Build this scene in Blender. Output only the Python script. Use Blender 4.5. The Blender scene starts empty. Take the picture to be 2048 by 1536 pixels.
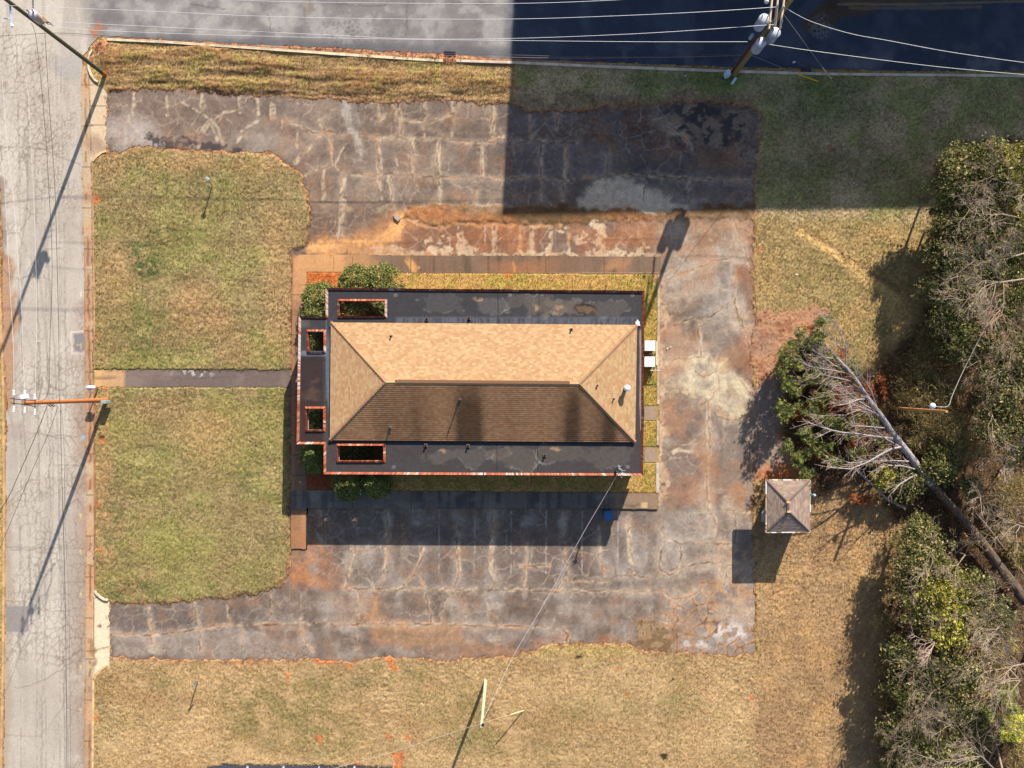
import bpy, math, random
import numpy as np
from mathutils import Vector, Matrix

# ------------------------------------------------------------------ camera, sky, sun, exposure
SC = bpy.context.scene
COL = bpy.data.collections.new("place"); SC.collection.children.link(COL)
H = 55.0                       # the drone hovers 55 m above the lot, looking straight down
FPX = 1375.0                   # focal length in photo pixels -> 25 photo pixels per metre on the ground
cam = bpy.data.objects.new("camera", bpy.data.cameras.new("camera"))
COL.objects.link(cam); SC.camera = cam
cam.location = (0, 0, H); cam.rotation_euler = (0, 0, 0)
cam.data.sensor_width = 36.0; cam.data.lens = 36.0 * FPX / 2048.0
cam.data.clip_start = 1.0; cam.data.clip_end = 2000.0

ELEV = math.radians(28.1); AZ = math.atan2(.351, .936)
SUN = Vector((math.sin(AZ) * math.cos(ELEV), math.cos(AZ) * math.cos(ELEV), math.sin(ELEV)))
world = bpy.data.worlds.new("World"); SC.world = world; world.use_nodes = True
wn = world.node_tree.nodes; wl = world.node_tree.links
sky = wn.new("ShaderNodeTexSky"); sky.sky_type = 'NISHITA'; sky.sun_disc = False
sky.sun_elevation = ELEV; sky.sun_rotation = AZ
wl.new(sky.outputs[0], wn["Background"].inputs[0]); wn["Background"].inputs[1].default_value = 0.085
sl = bpy.data.lights.new("sun", 'SUN'); sl.energy = 5.0; sl.angle = math.radians(0.5); sl.color = (1.0, .945, .865)
so = bpy.data.objects.new("sun", sl); COL.objects.link(so)
so.rotation_euler = SUN.to_track_quat('Z', 'Y').to_euler(); so.location = SUN * 100
SC.view_settings.view_transform = 'Standard'; SC.view_settings.look = 'None'
SC.view_settings.exposure = 1.08; SC.view_settings.gamma = 1.0
SC.cycles.max_bounces = 5; SC.cycles.diffuse_bounces = 2; SC.cycles.glossy_bounces = 2

# ------------------------------------------------------------------ helpers
rnd = random.Random(7)
def G(px, py, z=0.0):          # photo pixel + height -> the world point seen there
    k = (H - z) / FPX
    return Vector(((px - 1024) * k, -(py - 768) * k, z))
KW = 1.45
def lin(c):
    c = np.asarray(c, dtype=np.float64) / 255.0
    return np.where(c <= .04045, c / 12.92, ((c + .055) / 1.055) ** 2.4)
def D(r, g, b, k=KW):          # sunlit look in the photo -> base colour
    v = np.minimum(lin((r, g, b)) / k, .8)
    return (float(v[0]), float(v[1]), float(v[2]))

def tag(o, label=None, cat=None, group=None, kind=None):
    if label: o['label'] = label
    if cat: o['category'] = cat
    if group: o['group'] = group
    if kind: o['kind'] = kind
    return o
def empty(name, loc, label, cat, group=None):
    o = bpy.data.objects.new(name, None); COL.objects.link(o); o.location = loc
    o.empty_display_size = .3
    return tag(o, label, cat, group)
def link_mesh(name, me, mat, parent=None):
    o = bpy.data.objects.new(name, me); COL.objects.link(o)
    if mat: me.materials.append(mat)
    if parent: o.parent = parent
    return o

class MB:
    def __init__(s): s.v = []; s.f = []; s.c = []; s.cur = (1, 1, 1)
    def add(s, vs, fs, col=None):
        n = len(s.v); s.v += [tuple(v) for v in vs]
        s.f += [tuple(i + n for i in f) for f in fs]
        s.c += [col or s.cur] * len(fs)
    def box(s, c, d, rz=0.0, col=None, taper=1.0):
        x, y, z = d[0] / 2, d[1] / 2, d[2] / 2; ca, sa = math.cos(rz), math.sin(rz); vs = []
        for dz in (-z, z):
            t = taper if dz > 0 else 1
            for dx, dy in ((-x, -y), (x, -y), (x, y), (-x, y)):
                vs.append((c[0] + (dx * ca - dy * sa) * t, c[1] + (dx * sa + dy * ca) * t, c[2] + dz))
        s.add(vs, [(3, 2, 1, 0), (4, 5, 6, 7), (0, 1, 5, 4), (1, 2, 6, 5), (2, 3, 7, 6), (3, 0, 4, 7)], col)
    def tube(s, pts, rad, n=6, col=None, cap=True):
        pts = [Vector(p) for p in pts]
        if not isinstance(rad, (list, tuple)): rad = [rad] * len(pts)
        base = len(s.v); up = None
        for i, p in enumerate(pts):
            d = (pts[min(i + 1, len(pts) - 1)] - pts[max(i - 1, 0)])
            if d.length < 1e-6: d = Vector((0, 0, 1))
            d.normalize()
            if up is None:
                up = Vector((0, 0, 1)) if abs(d.z) < .9 else Vector((1, 0, 0))
            a = d.cross(up)
            if a.length < 1e-4: a = d.cross(Vector((1, 0.2, 0)))
            a.normalize(); b = a.cross(d); up = b
            for k in range(n):
                t = 2 * math.pi * k / n
                q = p + (a * math.cos(t) + b * math.sin(t)) * rad[i]
                s.v.append((q.x, q.y, q.z))
        for i in range(len(pts) - 1):
            for k in range(n):
                k2 = (k + 1) % n
                s.f.append((base + i * n + k, base + (i + 1) * n + k, base + (i + 1) * n + k2, base + i * n + k2)); s.c.append(col or s.cur)
        if cap:
            s.f.append(tuple(base + k for k in range(n))); s.c.append(col or s.cur)
            s.f.append(tuple(base + (len(pts) - 1) * n + k for k in reversed(range(n)))); s.c.append(col or s.cur)
    def dome(s, c, r, h, n=12, m=4, col=None):
        base = len(s.v)
        for j in range(m):
            a = math.pi / 2 * j / m
            for k in range(n):
                t = 2 * math.pi * k / n
                s.v.append((c[0] + r * math.cos(a) * math.cos(t), c[1] + r * math.cos(a) * math.sin(t), c[2] + h * math.sin(a)))
        s.v.append((c[0], c[1], c[2] + h))
        for j in range(m - 1):
            for k in range(n):
                k2 = (k + 1) % n
                s.f.append((base + j * n + k, base + j * n + k2, base + (j + 1) * n + k2, base + (j + 1) * n + k)); s.c.append(col or s.cur)
        for k in range(n):
            s.f.append((base + (m - 1) * n + k, base + (m - 1) * n + (k + 1) % n, base + m * n)); s.c.append(col or s.cur)
    def prism(s, pts, z0, z1, col=None):   # pts: world xy, counter-clockwise or not
        n = len(pts); area = sum(pts[i][0] * pts[(i + 1) % n][1] - pts[(i + 1) % n][0] * pts[i][1] for i in range(n))
        if area < 0: pts = pts[::-1]
        vs = [(p[0], p[1], z0) for p in pts] + [(p[0], p[1], z1) for p in pts]
        fs = [tuple(range(n, 2 * n)), tuple(reversed(range(n)))] + [(i, (i + 1) % n, n + (i + 1) % n, n + i) for i in range(n)]
        s.add(vs, fs, col)
    def build(s, name, mat, parent=None, smooth=False, bevel=0):
        off = Vector(parent.location) if parent else Vector((0, 0, 0))
        if parent and parent.parent: off = off + Vector(parent.parent.location)
        me = bpy.data.meshes.new(name)
        V = np.array(s.v, dtype=np.float64) - np.array(off)
        me.from_pydata(V.tolist(), [], s.f); me.update()
        at = me.color_attributes.new('Col', 'FLOAT_COLOR', 'CORNER')
        cnt = np.array([len(f) for f in s.f]); cc = np.ones((len(s.f), 4)); cc[:, :3] = np.array([c[:3] for c in s.c])
        at.data.foreach_set('color', np.repeat(cc, cnt, axis=0).astype(np.float32).ravel())
        if smooth: me.polygons.foreach_set('use_smooth', [True] * len(me.polygons))
        o = link_mesh(name, me, mat, parent)
        if bevel:
            m = o.modifiers.new('bevel', 'BEVEL'); m.width = bevel; m.segments = 2; m.limit_method = 'ANGLE'
        return o

def quads_mesh(name, V, C, mat, parent=None, nper=4, smooth=False):   # V (N,nper,3) world, C (N,3) one colour per face
    off = np.array(parent.location) if parent else np.zeros(3)
    N = len(V); me = bpy.data.meshes.new(name)
    me.vertices.add(N * nper); me.vertices.foreach_set('co', (V.reshape(-1, 3) - off).astype(np.float32).ravel())
    me.loops.add(N * nper); me.loops.foreach_set('vertex_index', np.arange(N * nper, dtype=np.int32))
    me.polygons.add(N); me.polygons.foreach_set('loop_start', np.arange(0, N * nper, nper, dtype=np.int32))
    me.update(calc_edges=True)
    at = me.color_attributes.new('Col', 'FLOAT_COLOR', 'CORNER')
    cc = np.ones((N, 4), dtype=np.float32); cc[:, :3] = C
    at.data.foreach_set('color', np.repeat(cc, nper, axis=0).ravel())
    return link_mesh(name, me, mat, parent)

# ------------------------------------------------------------------ materials (all procedural)
def mat_vc(name, rough=.9, ns=18.0, namt=.25, bs=0.0, bscale=30.0, metallic=0.0, trans=0.0, spec=.3):
    m = bpy.data.materials.new(name); m.use_nodes = True; nt = m.node_tree; N = nt.nodes; L = nt.links
    b = N['Principled BSDF']; b.inputs['Roughness'].default_value = rough; b.inputs['Metallic'].default_value = metallic
    b.inputs['Specular IOR Level'].default_value = spec
    at = N.new('ShaderNodeVertexColor'); at.layer_name = 'Col'
    tc = N.new('ShaderNodeTexCoord'); nz = N.new('ShaderNodeTexNoise')
    nz.inputs['Scale'].default_value = ns; nz.inputs['Detail'].default_value = 4; nz.inputs['Roughness'].default_value = .65
    L.new(tc.outputs['Object'], nz.inputs['Vector'])
    mr = N.new('ShaderNodeMapRange'); mr.inputs['From Min'].default_value = .3; mr.inputs['From Max'].default_value = .7
    mr.inputs['To Min'].default_value = 1 - namt; mr.inputs['To Max'].default_value = 1 + namt
    L.new(nz.outputs['Fac'], mr.inputs['Value'])
    mx = N.new('ShaderNodeVectorMath'); mx.operation = 'SCALE'
    L.new(at.outputs['Color'], mx.inputs[0]); L.new(mr.outputs['Result'], mx.inputs['Scale'])
    L.new(mx.outputs['Vector'], b.inputs['Base Color'])
    if bs:
        n2 = N.new('ShaderNodeTexNoise'); n2.inputs['Scale'].default_value = bscale; n2.inputs['Detail'].default_value = 3
        L.new(tc.outputs['Object'], n2.inputs['Vector'])
        bp = N.new('ShaderNodeBump'); bp.inputs['Strength'].default_value = bs; bp.inputs['Distance'].default_value = .02
        L.new(n2.outputs['Fac'], bp.inputs['Height']); L.new(bp.outputs['Normal'], b.inputs['Normal'])
    if trans:
        b.inputs['Subsurface Weight'].default_value = 0
        tr = N.new('ShaderNodeBsdfTranslucent'); L.new(mx.outputs['Vector'], tr.inputs['Color'])
        ms = N.new('ShaderNodeMixShader'); ms.inputs[0].default_value = trans
        L.new(b.outputs[0], ms.inputs[1]); L.new(tr.outputs[0], ms.inputs[2]); L.new(ms.outputs[0], N['Material Output'].inputs['Surface'])
    return m
M_asphalt = mat_vc('weathered asphalt', .92, 9, .13, .5, 25)
M_soil = mat_vc('grass thatch and soil', .95, 9, .22, .5, 16)
M_conc = mat_vc('old concrete', .9, 8, .14, .3, 30)
M_grass = mat_vc('grass blades', .8, 3, .2, trans=.25)
M_leaf = mat_vc('leaves', .7, 4, .2, trans=.3, spec=.15)
M_needle = mat_vc('pine needles', .6, 4, .2, trans=.2, spec=.35)
M_bark = mat_vc('bark', .9, 12, .35, .8, 20)
M_wood = mat_vc('weathered pole wood', .9, 14, .3, .5, 30)
M_paint = mat_vc('painted metal', .45, 6, .08)
M_rust = mat_vc('peeling coping paint', .7, 14, .3, .4, 20)
M_shingle = mat_vc('asphalt shingles', .92, 16, .16, .4, 40)
M_memb = mat_vc('roof membrane', .8, 5, .12, .2, 10, spec=.15)
M_metal = mat_vc('galvanised metal', .4, 10, .12, metallic=.7)
M_brick = mat_vc('brick wall', .9, 10, .2)
M_wire = mat_vc('aluminium wire', .45, 10, .1)
M_plastic = mat_vc('plastic', .4, 5, .08)

# ------------------------------------------------------------------ raster canvas for the ground cover
CW = 2.0; OX, OY = -110.0, -90.0; NX, NY = 1136, 860
gx = OX + CW * np.arange(NX); gy = OY + CW * np.arange(NY)
PX, PY = np.meshgrid(gx, gy)
def vnoise(scale, seed, octv=4, ax=1.0, ay=1.0, gain=.5, rot=0.0, X=None, Y=None):
    X = PX if X is None else X; Y = PY if Y is None else Y
    if rot:
        c, s_ = math.cos(rot), math.sin(rot); X, Y = X * c + Y * s_, -X * s_ + Y * c
    out = np.zeros(X.shape, np.float32); amp = 1.0; tot = 0
    rg = np.random.RandomState(seed)
    for o in range(octv):
        sx, sy = scale * ax / 2 ** o, scale * ay / 2 ** o
        u = X / sx + rg.rand() * 50; v = Y / sy + rg.rand() * 50
        iu = np.floor(u).astype(np.int64); iv = np.floor(v).astype(np.int64)
        fu = u - iu; fv = v - iv; fu = fu * fu * (3 - 2 * fu); fv = fv * fv * (3 - 2 * fv)
        T = rg.rand(512, 512).astype(np.float32); a = iu % 512; b = iv % 512; a1 = (a + 1) % 512; b1 = (b + 1) % 512
        out += amp * ((T[b, a] * (1 - fu) + T[b, a1] * fu) * (1 - fv) + (T[b1, a] * (1 - fu) + T[b1, a1] * fu) * fv)
        tot += amp; amp *= gain
    out = out / tot
    return np.clip((out - .5) * 1.6 + .5, 0, 1)
def sst(a, b, x): 
    t = np.clip((x - a) / (b - a), 0, 1); return t * t * (3 - 2 * t)
WX = (vnoise(36, 1, 4) - .5) * 20; WY = (vnoise(36, 2, 4) - .5) * 20
FX = (vnoise(9, 3, 3) - .5) * 9; FY = (vnoise(9, 4, 3) - .5) * 9
FN = vnoise(5, 5, 2)
def poly_sd(pts, rag=1.0, fine=1.0):     # signed distance (negative inside), ragged by warping
    X = PX + WX * rag + FX * fine; Y = PY + WY * rag + FY * fine
    xs = [p[0] for p in pts]; ys = [p[1] for p in pts]; pad = 45
    i0 = max(0, int((min(ys) - pad - OY) / CW)); i1 = min(NY, int((max(ys) + pad - OY) / CW) + 2)
    j0 = max(0, int((min(xs) - pad - OX) / CW)); j1 = min(NX, int((max(xs) + pad - OX) / CW) + 2)
    d = np.full((NY, NX), 99.0, np.float32)
    if i1 <= i0 or j1 <= j0: return d
    x = X[i0:i1, j0:j1]; y = Y[i0:i1, j0:j1]; dm = np.full(x.shape, 1e9); ins = np.zeros(x.shape, bool); n = len(pts)
    for k in range(n):
        ax, ay = pts[k]; bx, by = pts[(k + 1) % n]; dx, dy = bx - ax, by - ay
        t = np.clip(((x - ax) * dx + (y - ay) * dy) / max(dx * dx + dy * dy, 1e-9), 0, 1)
        dm = np.minimum(dm, (x - ax - t * dx) ** 2 + (y - ay - t * dy) ** 2)
        if dy != 0:
            c = ((ay > y) != (by > y)) & (x < dx * (y - ay) / dy + ax); ins ^= c
    d[i0:i1, j0:j1] = np.where(ins, -1, 1) * np.sqrt(dm)
    return d
def pm(pts, soft=3.0, rag=1.0, fine=1.0):
    return sst(soft, -soft, poly_sd(pts, rag, fine))
def el(cx, cy, rx, ry, ang=0, soft=.35, rag=1.0, fine=1.0):
    X = PX + WX * rag + FX * fine - cx; Y = PY + WY * rag + FY * fine - cy
    c, s_ = math.cos(math.radians(ang)), math.sin(math.radians(ang))
    r = np.sqrt(((X * c + Y * s_) / rx) ** 2 + ((-X * s_ + Y * c) / ry) ** 2)
    return sst(1 + soft, 1 - soft, r)
def blend(C, m, col, a=1.0, k=KW):
    w = (m * a)[..., None]; C[:] = C * (1 - w) + np.array(D(*col, k=k), np.float32) * w
def mul(C, m, f):                         # f: factor or rgb
    C[:] = C * (1 - m[..., None] * (1 - np.array(f, np.float32)))
crg = random.Random(11)
def dbuf(): return np.full((NY, NX), 60.0, np.float32)
def seg(buf, a, b, w0, w1):
    pad = 22
    i0 = max(0, int((min(a[1], b[1]) - pad - OY) / CW)); i1 = min(NY, int((max(a[1], b[1]) + pad - OY) / CW) + 2)
    j0 = max(0, int((min(a[0], b[0]) - pad - OX) / CW)); j1 = min(NX, int((max(a[0], b[0]) + pad - OX) / CW) + 2)
    if i1 <= i0 or j1 <= j0: return
    x = PX[i0:i1, j0:j1]; y = PY[i0:i1, j0:j1]; dx, dy = b[0] - a[0], b[1] - a[1]
    t = np.clip(((x - a[0]) * dx + (y - a[1]) * dy) / max(dx * dx + dy * dy, 1e-9), 0, 1)
    d = np.sqrt((x - a[0] - t * dx) ** 2 + (y - a[1] - t * dy) ** 2) - (w0 + (w1 - w0) * t) / 2
    buf[i0:i1, j0:j1] = np.minimum(buf[i0:i1, j0:j1], d)
def crack(buf, pts, w=1.2, jit=1.6, step=7):
    q = []
    for (ax, ay), (bx, by) in zip(pts[:-1], pts[1:]):
        n = max(1, int(math.hypot(bx - ax, by - ay) / step))
        for i in range(n): q.append((ax + (bx - ax) * i / n + crg.gauss(0, jit), ay + (by - ay) * i / n + crg.gauss(0, jit)))
    q.append(pts[-1]); ws = [w * crg.uniform(.5, 1.5) for _ in q]
    for i in range(len(q) - 1): seg(buf, q[i], q[i + 1], ws[i], ws[i + 1])
def vor(scale, seed, wamt=1.0, ax=1.0, ay=1.0):       # distance to the nearest voronoi edge (photo px), cell id
    X = (PX + WX * wamt) / (scale * ax); Y = (PY + WY * wamt) / (scale * ay)
    rg = np.random.RandomState(seed); R = rg.rand(256, 256, 2).astype(np.float32); I = rg.rand(256, 256).astype(np.float32)
    iu = np.floor(X).astype(np.int64); iv = np.floor(Y).astype(np.int64)
    f1 = np.full(X.shape, 9.0); f2 = np.full(X.shape, 9.0); idd = np.zeros(X.shape, np.float32)
    for du in (-1, 0, 1):
        for dv in (-1, 0, 1):
            a = (iu + du) % 256; b = (iv + dv) % 256
            d = np.hypot(iu + du + R[b, a, 0] - X, iv + dv + R[b, a, 1] - Y)
            nw = d < f1; f2 = np.where(nw, f1, np.minimum(f2, d)); idd = np.where(nw, I[b, a], idd); f1 = np.where(nw, d, f1)
    return (f2 - f1) * scale * .5, idd
def rectm(x0, y0, x1, y1, soft=1.5):
    X, Y = (PX + WX * 1.6 + FX, PY + WY * 1.6 + FY) if soft >= 8 else (PX, PY)
    return sst(x0 - soft, x0 + soft, X) * sst(x1 + soft, x1 - soft, X) * sst(y0 - soft, y0 + soft, Y) * sst(y1 + soft, y1 - soft, Y)

def sheet(name, mask, Z, C, mat, extra=None, parent=None, zz=None):
    # one mesh out of the grid cells inside mask; Z height per vertex, C colour per vertex
    c = mask[:-1, :-1] & mask[1:, :-1] & mask[:-1, 1:] & mask[1:, 1:]
    ii, jj = np.nonzero(c); idx = np.arange(NX * NY).reshape(NY, NX)
    q = np.stack([idx[ii + 1, jj], idx[ii + 1, jj + 1], idx[ii, jj + 1], idx[ii, jj]], 1)
    used = np.unique(q); remap = np.zeros(NX * NY, np.int64); remap[used] = np.arange(len(used)); q = remap[q]
    z = Z.ravel()[used]; k = (H - (zz if zz is not None else 0)) / FPX
    X = (PX.ravel()[used] - 1024) * k; Y = -(PY.ravel()[used] - 768) * k
    V = np.stack([X, Y, z], 1); Cc = np.ones((len(used), 4), np.float32); Cc[:, :3] = C.reshape(-1, 3)[used]
    if extra is not None:
        eV, eQ, eC = extra; q = np.concatenate([q, eQ + len(V)]); V = np.concatenate([V, eV])
        e4 = np.ones((len(eV), 4), np.float32); e4[:, :3] = eC; Cc = np.concatenate([Cc, e4])
    me = bpy.data.meshes.new(name); me.vertices.add(len(V)); me.vertices.foreach_set('co', V.astype(np.float32).ravel())
    me.loops.add(q.size); me.loops.foreach_set('vertex_index', q.astype(np.int32).ravel())
    me.polygons.add(len(q)); me.polygons.foreach_set('loop_start', np.arange(0, q.size, 4, dtype=np.int32))
    me.update(calc_edges=True)
    at = me.color_attributes.new('Col', 'FLOAT_COLOR', 'POINT'); at.data.foreach_set('color', Cc.ravel())
    me.polygons.foreach_set('use_smooth', np.ones(len(q), bool))
    return link_mesh(name, me, mat, parent)
# ------------------------------------------------------------------ outlines on the ground, in photo pixels
P_road = [(-200, -200), (2300, -200), (2300, 146), (2048, 143), (1800, 142), (1536, 136), (1300, 129), (1024, 119), (880, 108), (700, 98), (512, 90), (330, 80), (230, 74),
          (196, 74), (186, 84), (176, 100), (166, 112), (163, 125), (164, 300), (168, 500), (171, 760), (172, 1000), (171, 1200), (171, 1340), (169, 1440), (167, 1750), (6, 1750), (8, 1300), (11, 1100), (11, 900), (14, 800), (6, 700), (3, 500), (1, 380), (-40, 300), (-200, 290)]
P_lot = [(212, 183), (330, 181), (420, 184), (512, 189), (600, 194), (700, 201), (760, 204), (850, 203), (1024, 209), (1060, 222), (1150, 222), (1230, 214), (1330, 206), (1420, 204), (1500, 214), (1522, 228),
         (1520, 280), (1508, 360), (1506, 500), (1508, 640), (1500, 760), (1512, 800), (1520, 870), (1512, 930), (1506, 1000), (1506, 1100), (1508, 1230), (1506, 1308), (1440, 1312), (1390, 1310),
         (1340, 1306), (1290, 1302), (1250, 1282), (1160, 1286), (1090, 1292), (1040, 1310), (980, 1314), (930, 1316), (850, 1320), (780, 1314), (700, 1322), (620, 1318), (512, 1320), (400, 1318), (320, 1322), (218, 1316),
         (219, 1205), (290, 1206), (380, 1202), (450, 1196), (520, 1184), (562, 1174), (578, 1150), (580, 1020), (583, 500), (600, 497), (618, 490), (622, 430), (616, 385), (600, 348), (560, 312), (510, 303), (440, 302), (330, 299), (280, 294), (240, 302), (213, 302)]
P_path = [(188, 738), (583, 740), (583, 775), (190, 775)]
P_apT = [(180, 130), (186, 118), (176, 128), (178, 145), (186, 160), (197, 172), (207, 178), (213, 182), (213, 300), (207, 303), (196, 313), (186, 322), (181, 322)]
P_apB = [(188, 1180), (191, 1192), (205, 1199), (219, 1202), (219, 1330), (206, 1335), (195, 1345), (188, 1350)]
P_gut1 = [(163, 128), (180, 126), (182, 320), (185, 600), (187, 760), (189, 1000), (189, 1180), (188, 1340), (186, 1440), (185, 1750), (167, 1750), (169, 1440), (171, 1340), (172, 1000), (171, 760), (168, 500), (164, 300)]
P_walkT = [(585, 509), (1322, 513), (1322, 549), (616, 545), (614, 640), (612, 1020), (583, 1020), (583, 509)]
P_walkB = [(583, 978), (1316, 985), (1316, 1018), (583, 1016)]
P_walkD = [(581, 1016), (614, 1016), (613, 1098), (581, 1098)]
P_bedhull = [(583, 509), (1322, 513), (1318, 1019), (583, 1016)]
P_wL = [(585, 509), (616, 509), (614, 1020), (583, 1020)]
P_wT = [(585, 509), (1322, 513), (1322, 549), (585, 545)]
P_newlot = [(410, 1750), (412, 1536), (428, 1529), (600, 1530), (780, 1532), (792, 1540), (792, 1750)]

sd_road = poly_sd(P_road, .15, .35); sd_lot = poly_sd(P_lot, .35, 1.0)
m_road = sd_road < 0
m_lot = (sd_lot < 0) & ~(poly_sd(P_bedhull, 0, 0) < -3)
m_walk = (poly_sd(P_wL, 0, .1) < 0) | (poly_sd(P_wT, 0, .1) < 0) | (poly_sd(P_walkB, 0, .1) < 0)
m_walkd = poly_sd(P_walkD, 0, .15) < 0
m_path = poly_sd(P_path, 0, .35) < 0
m_ap = ((poly_sd(P_apT, 0, .12) < 0) | (poly_sd(P_apB, 0, .15) < 0) | (poly_sd(P_gut1, 0, .3) < 0)) 
m_cross = ((PX > 1286) & (PX < 1316) & (((PY > 810) & (PY < 841)) | ((PY > 892) & (PY < 925))))
m_newlot = poly_sd(P_newlot, 0, .6) < 0

n60 = vnoise(60, 21, 4); n120 = vnoise(130, 22, 4); n25 = vnoise(25, 23, 4); n10 = vnoise(10, 24, 3); n6 = vnoise(6, 25, 2)
nh = vnoise(60, 26, 4, ax=3, ay=.22); nv = vnoise(40, 27, 4, ax=.25, ay=3.0); n200 = vnoise(260, 28, 3)

# ------------------------------------------------------------------ parking lot colours
CL = np.zeros((NY, NX, 3), np.float32); blend(CL, np.ones((NY, NX)), (128, 112, 102))
blend(CL, sst(.45, .85, n60), (148, 134, 124), .4)
blend(CL, sst(.5, .2, n120), (112, 92, 78), .45)
blend(CL, sst(.5, .9, n25) * sst(.3, .7, n120), (170, 158, 148), .6)
blend(CL, sst(.58, .25, n25), (92, 80, 74), .45)
blend(CL, sst(.55, .9, nh) * (PY < 400), (150, 132, 118), .35)
blend(CL, sst(.5, .9, nv) * rectm(620, 420, 1310, 520), (95, 74, 58), .5)
blend(CL, rectm(600, 400, 1320, 525, 14), (112, 86, 68), .55)
blend(CL, rectm(220, 180, 640, 420, 30) * sst(.3, .7, n60), (138, 112, 98), .4)
# upper lot west
blend(CL, el(265, 268, 55, 32, 20, .6), (186, 176, 172), .8)
blend(CL, el(540, 285, 65, 22, 8, .6), (165, 155, 145), .55)
blend(CL, pm([(288, 276), (300, 267), (330, 272), (365, 275), (395, 285), (425, 282), (470, 292), (500, 301), (440, 304), (300, 300)], 2, .5, 1.6) * sst(.22, .38, n10), (60, 55, 58), .95)
blend(CL, pm([(675, 195), (700, 195), (720, 240), (722, 290), (727, 328), (712, 300), (690, 250)], 4, .4), (190, 182, 172), .7)
blend(CL, pm([(698, 205), (706, 205), (720, 250), (724, 275), (714, 272)], 2, .3), (110, 104, 98), .8)
# sand and clay on the lot
blend(CL, pm([(1150, 400), (1175, 385), (1200, 362), (1240, 355), (1285, 370), (1330, 395), (1370, 412), (1300, 425), (1180, 420)], 8, .8), (214, 196, 176), .85)
blend(CL, pm([(1200, 375), (1300, 360), (1420, 400), (1380, 420), (1250, 410)], 12, 1), (190, 176, 160), .5)
blend(CL, pm([(622, 487), (700, 486), (745, 478), (778, 455), (790, 428), (800, 430), (812, 446), (800, 470), (770, 489), (700, 494), (622, 505)], 5, .5), (240, 184, 116), .9)
blend(CL, pm([(640, 478), (700, 470), (760, 440), (800, 420), (822, 430), (830, 455), (800, 475), (760, 492), (640, 508)], 14, .8), (214, 150, 92), .7)
blend(CL, pm([(620, 498), (760, 498), (900, 503), (900, 512), (620, 512)], 6, .6), (225, 168, 108), .7)
blend(CL, pm([(800, 440), (880, 450), (1000, 445), (1200, 450), (1300, 470), (1300, 500), (780, 500)], 14, 1) * sst(.35, .7, n60), (158, 98, 58), .55)
blend(CL, el(1040, 480, 30, 32, 0, .5), (176, 98, 46), .6)
blend(CL, el(925, 470, 70, 30, 0, .6), (128, 84, 56), .5)
CRo = dbuf()
for p in ([(806, 434), (832, 445), (860, 456), (880, 457), (900, 449), (930, 447), (960, 452), (985, 449), (1024, 452)], [(1040, 454), (1040, 505)], [(1024, 448), (1060, 452), (1120, 450)]):
    crack(CRo, p, 3.5, 1.2)
blend(CL, sst(4.5, -1, CRo + FY * .5), (234, 176, 116), .75)
# overgrown joint of dead grass along the middle of the upper lot
P_island = [(806, 436), (815, 415), (850, 412), (870, 402), (890, 408), (950, 406), (1005, 409), (1050, 413), (1100, 410), (1130, 404), (1190, 414), (1250, 420), (1330, 422), (1420, 414), (1506, 408), (1506, 440), (1430, 437), (1300, 440), (1150, 446), (1080, 444), (960, 446), (900, 446), (870, 452), (840, 442)]
m_isl = pm(P_island, 4, .6, 1.3)
blend(CL, m_isl, (148, 112, 74), .95); blend(CL, m_isl * sst(.4, .7, n10), (112, 92, 52), .8)
blend(CL, m_isl * el(880, 432, 90, 14, 0, .6), (190, 126, 78), .7); blend(CL, m_isl * rectm(1000, 405, 1510, 442, 10), (88, 66, 44), .6)
blend(CL, pm([(690, 415), (760, 412), (800, 422), (780, 428), (700, 424)], 4, 1, 1.4) * sst(.4, .6, n10), (196, 172, 140), .7)
blend(CL, pm([(1310, 438), (1380, 432), (1500, 440), (1506, 500), (1430, 470), (1360, 480), (1310, 470)], 16, 1), (196, 156, 118), .65)
# dead grass patches on the stalls
for cx, cy, rx, ry in ((860, 479, 9, 6), (884, 483, 9, 6), (893, 472, 8, 6), (922, 480, 8, 9), (925, 492, 10, 8), (945, 500, 22, 9), (862, 501, 16, 8), (897, 501, 16, 7), (1122, 460, 8, 6), (1165, 468, 14, 6), (1155, 478, 10, 6),
                       (1178, 484, 18, 6), (1200, 470, 10, 18), (1195, 452, 14, 8), (1060, 503, 10, 9), (1094, 503, 7, 7), (1200, 505, 18, 7), (1225, 506, 20, 6), (1243, 484, 3, 4), (1293, 489, 3, 5), (760, 495, 14, 5), (790, 497, 18, 5), (1250, 507, 10, 4)):
    blend(CL, el(cx, cy, rx, ry, 0, .25, .25, 1.5) * sst(.2, .4, n10), (222, 198, 166), .9)
blend(CL, pm([(740, 503), (1320, 507), (1320, 516), (740, 512)], 2, .2, 1.6) * sst(.2, .5, n10), (214, 190, 156), .9)
for x in (918, 988, 1063, 1100, 1136, 1206, 1279):
    b_ = dbuf(); crack(b_, [(x, 452), (x + 2, 480), (x - 1, 506)], 7, 1.6); blend(CL, sst(2, -1, b_) * sst(.2, .5, n10), (210, 184, 150), .9)
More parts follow.
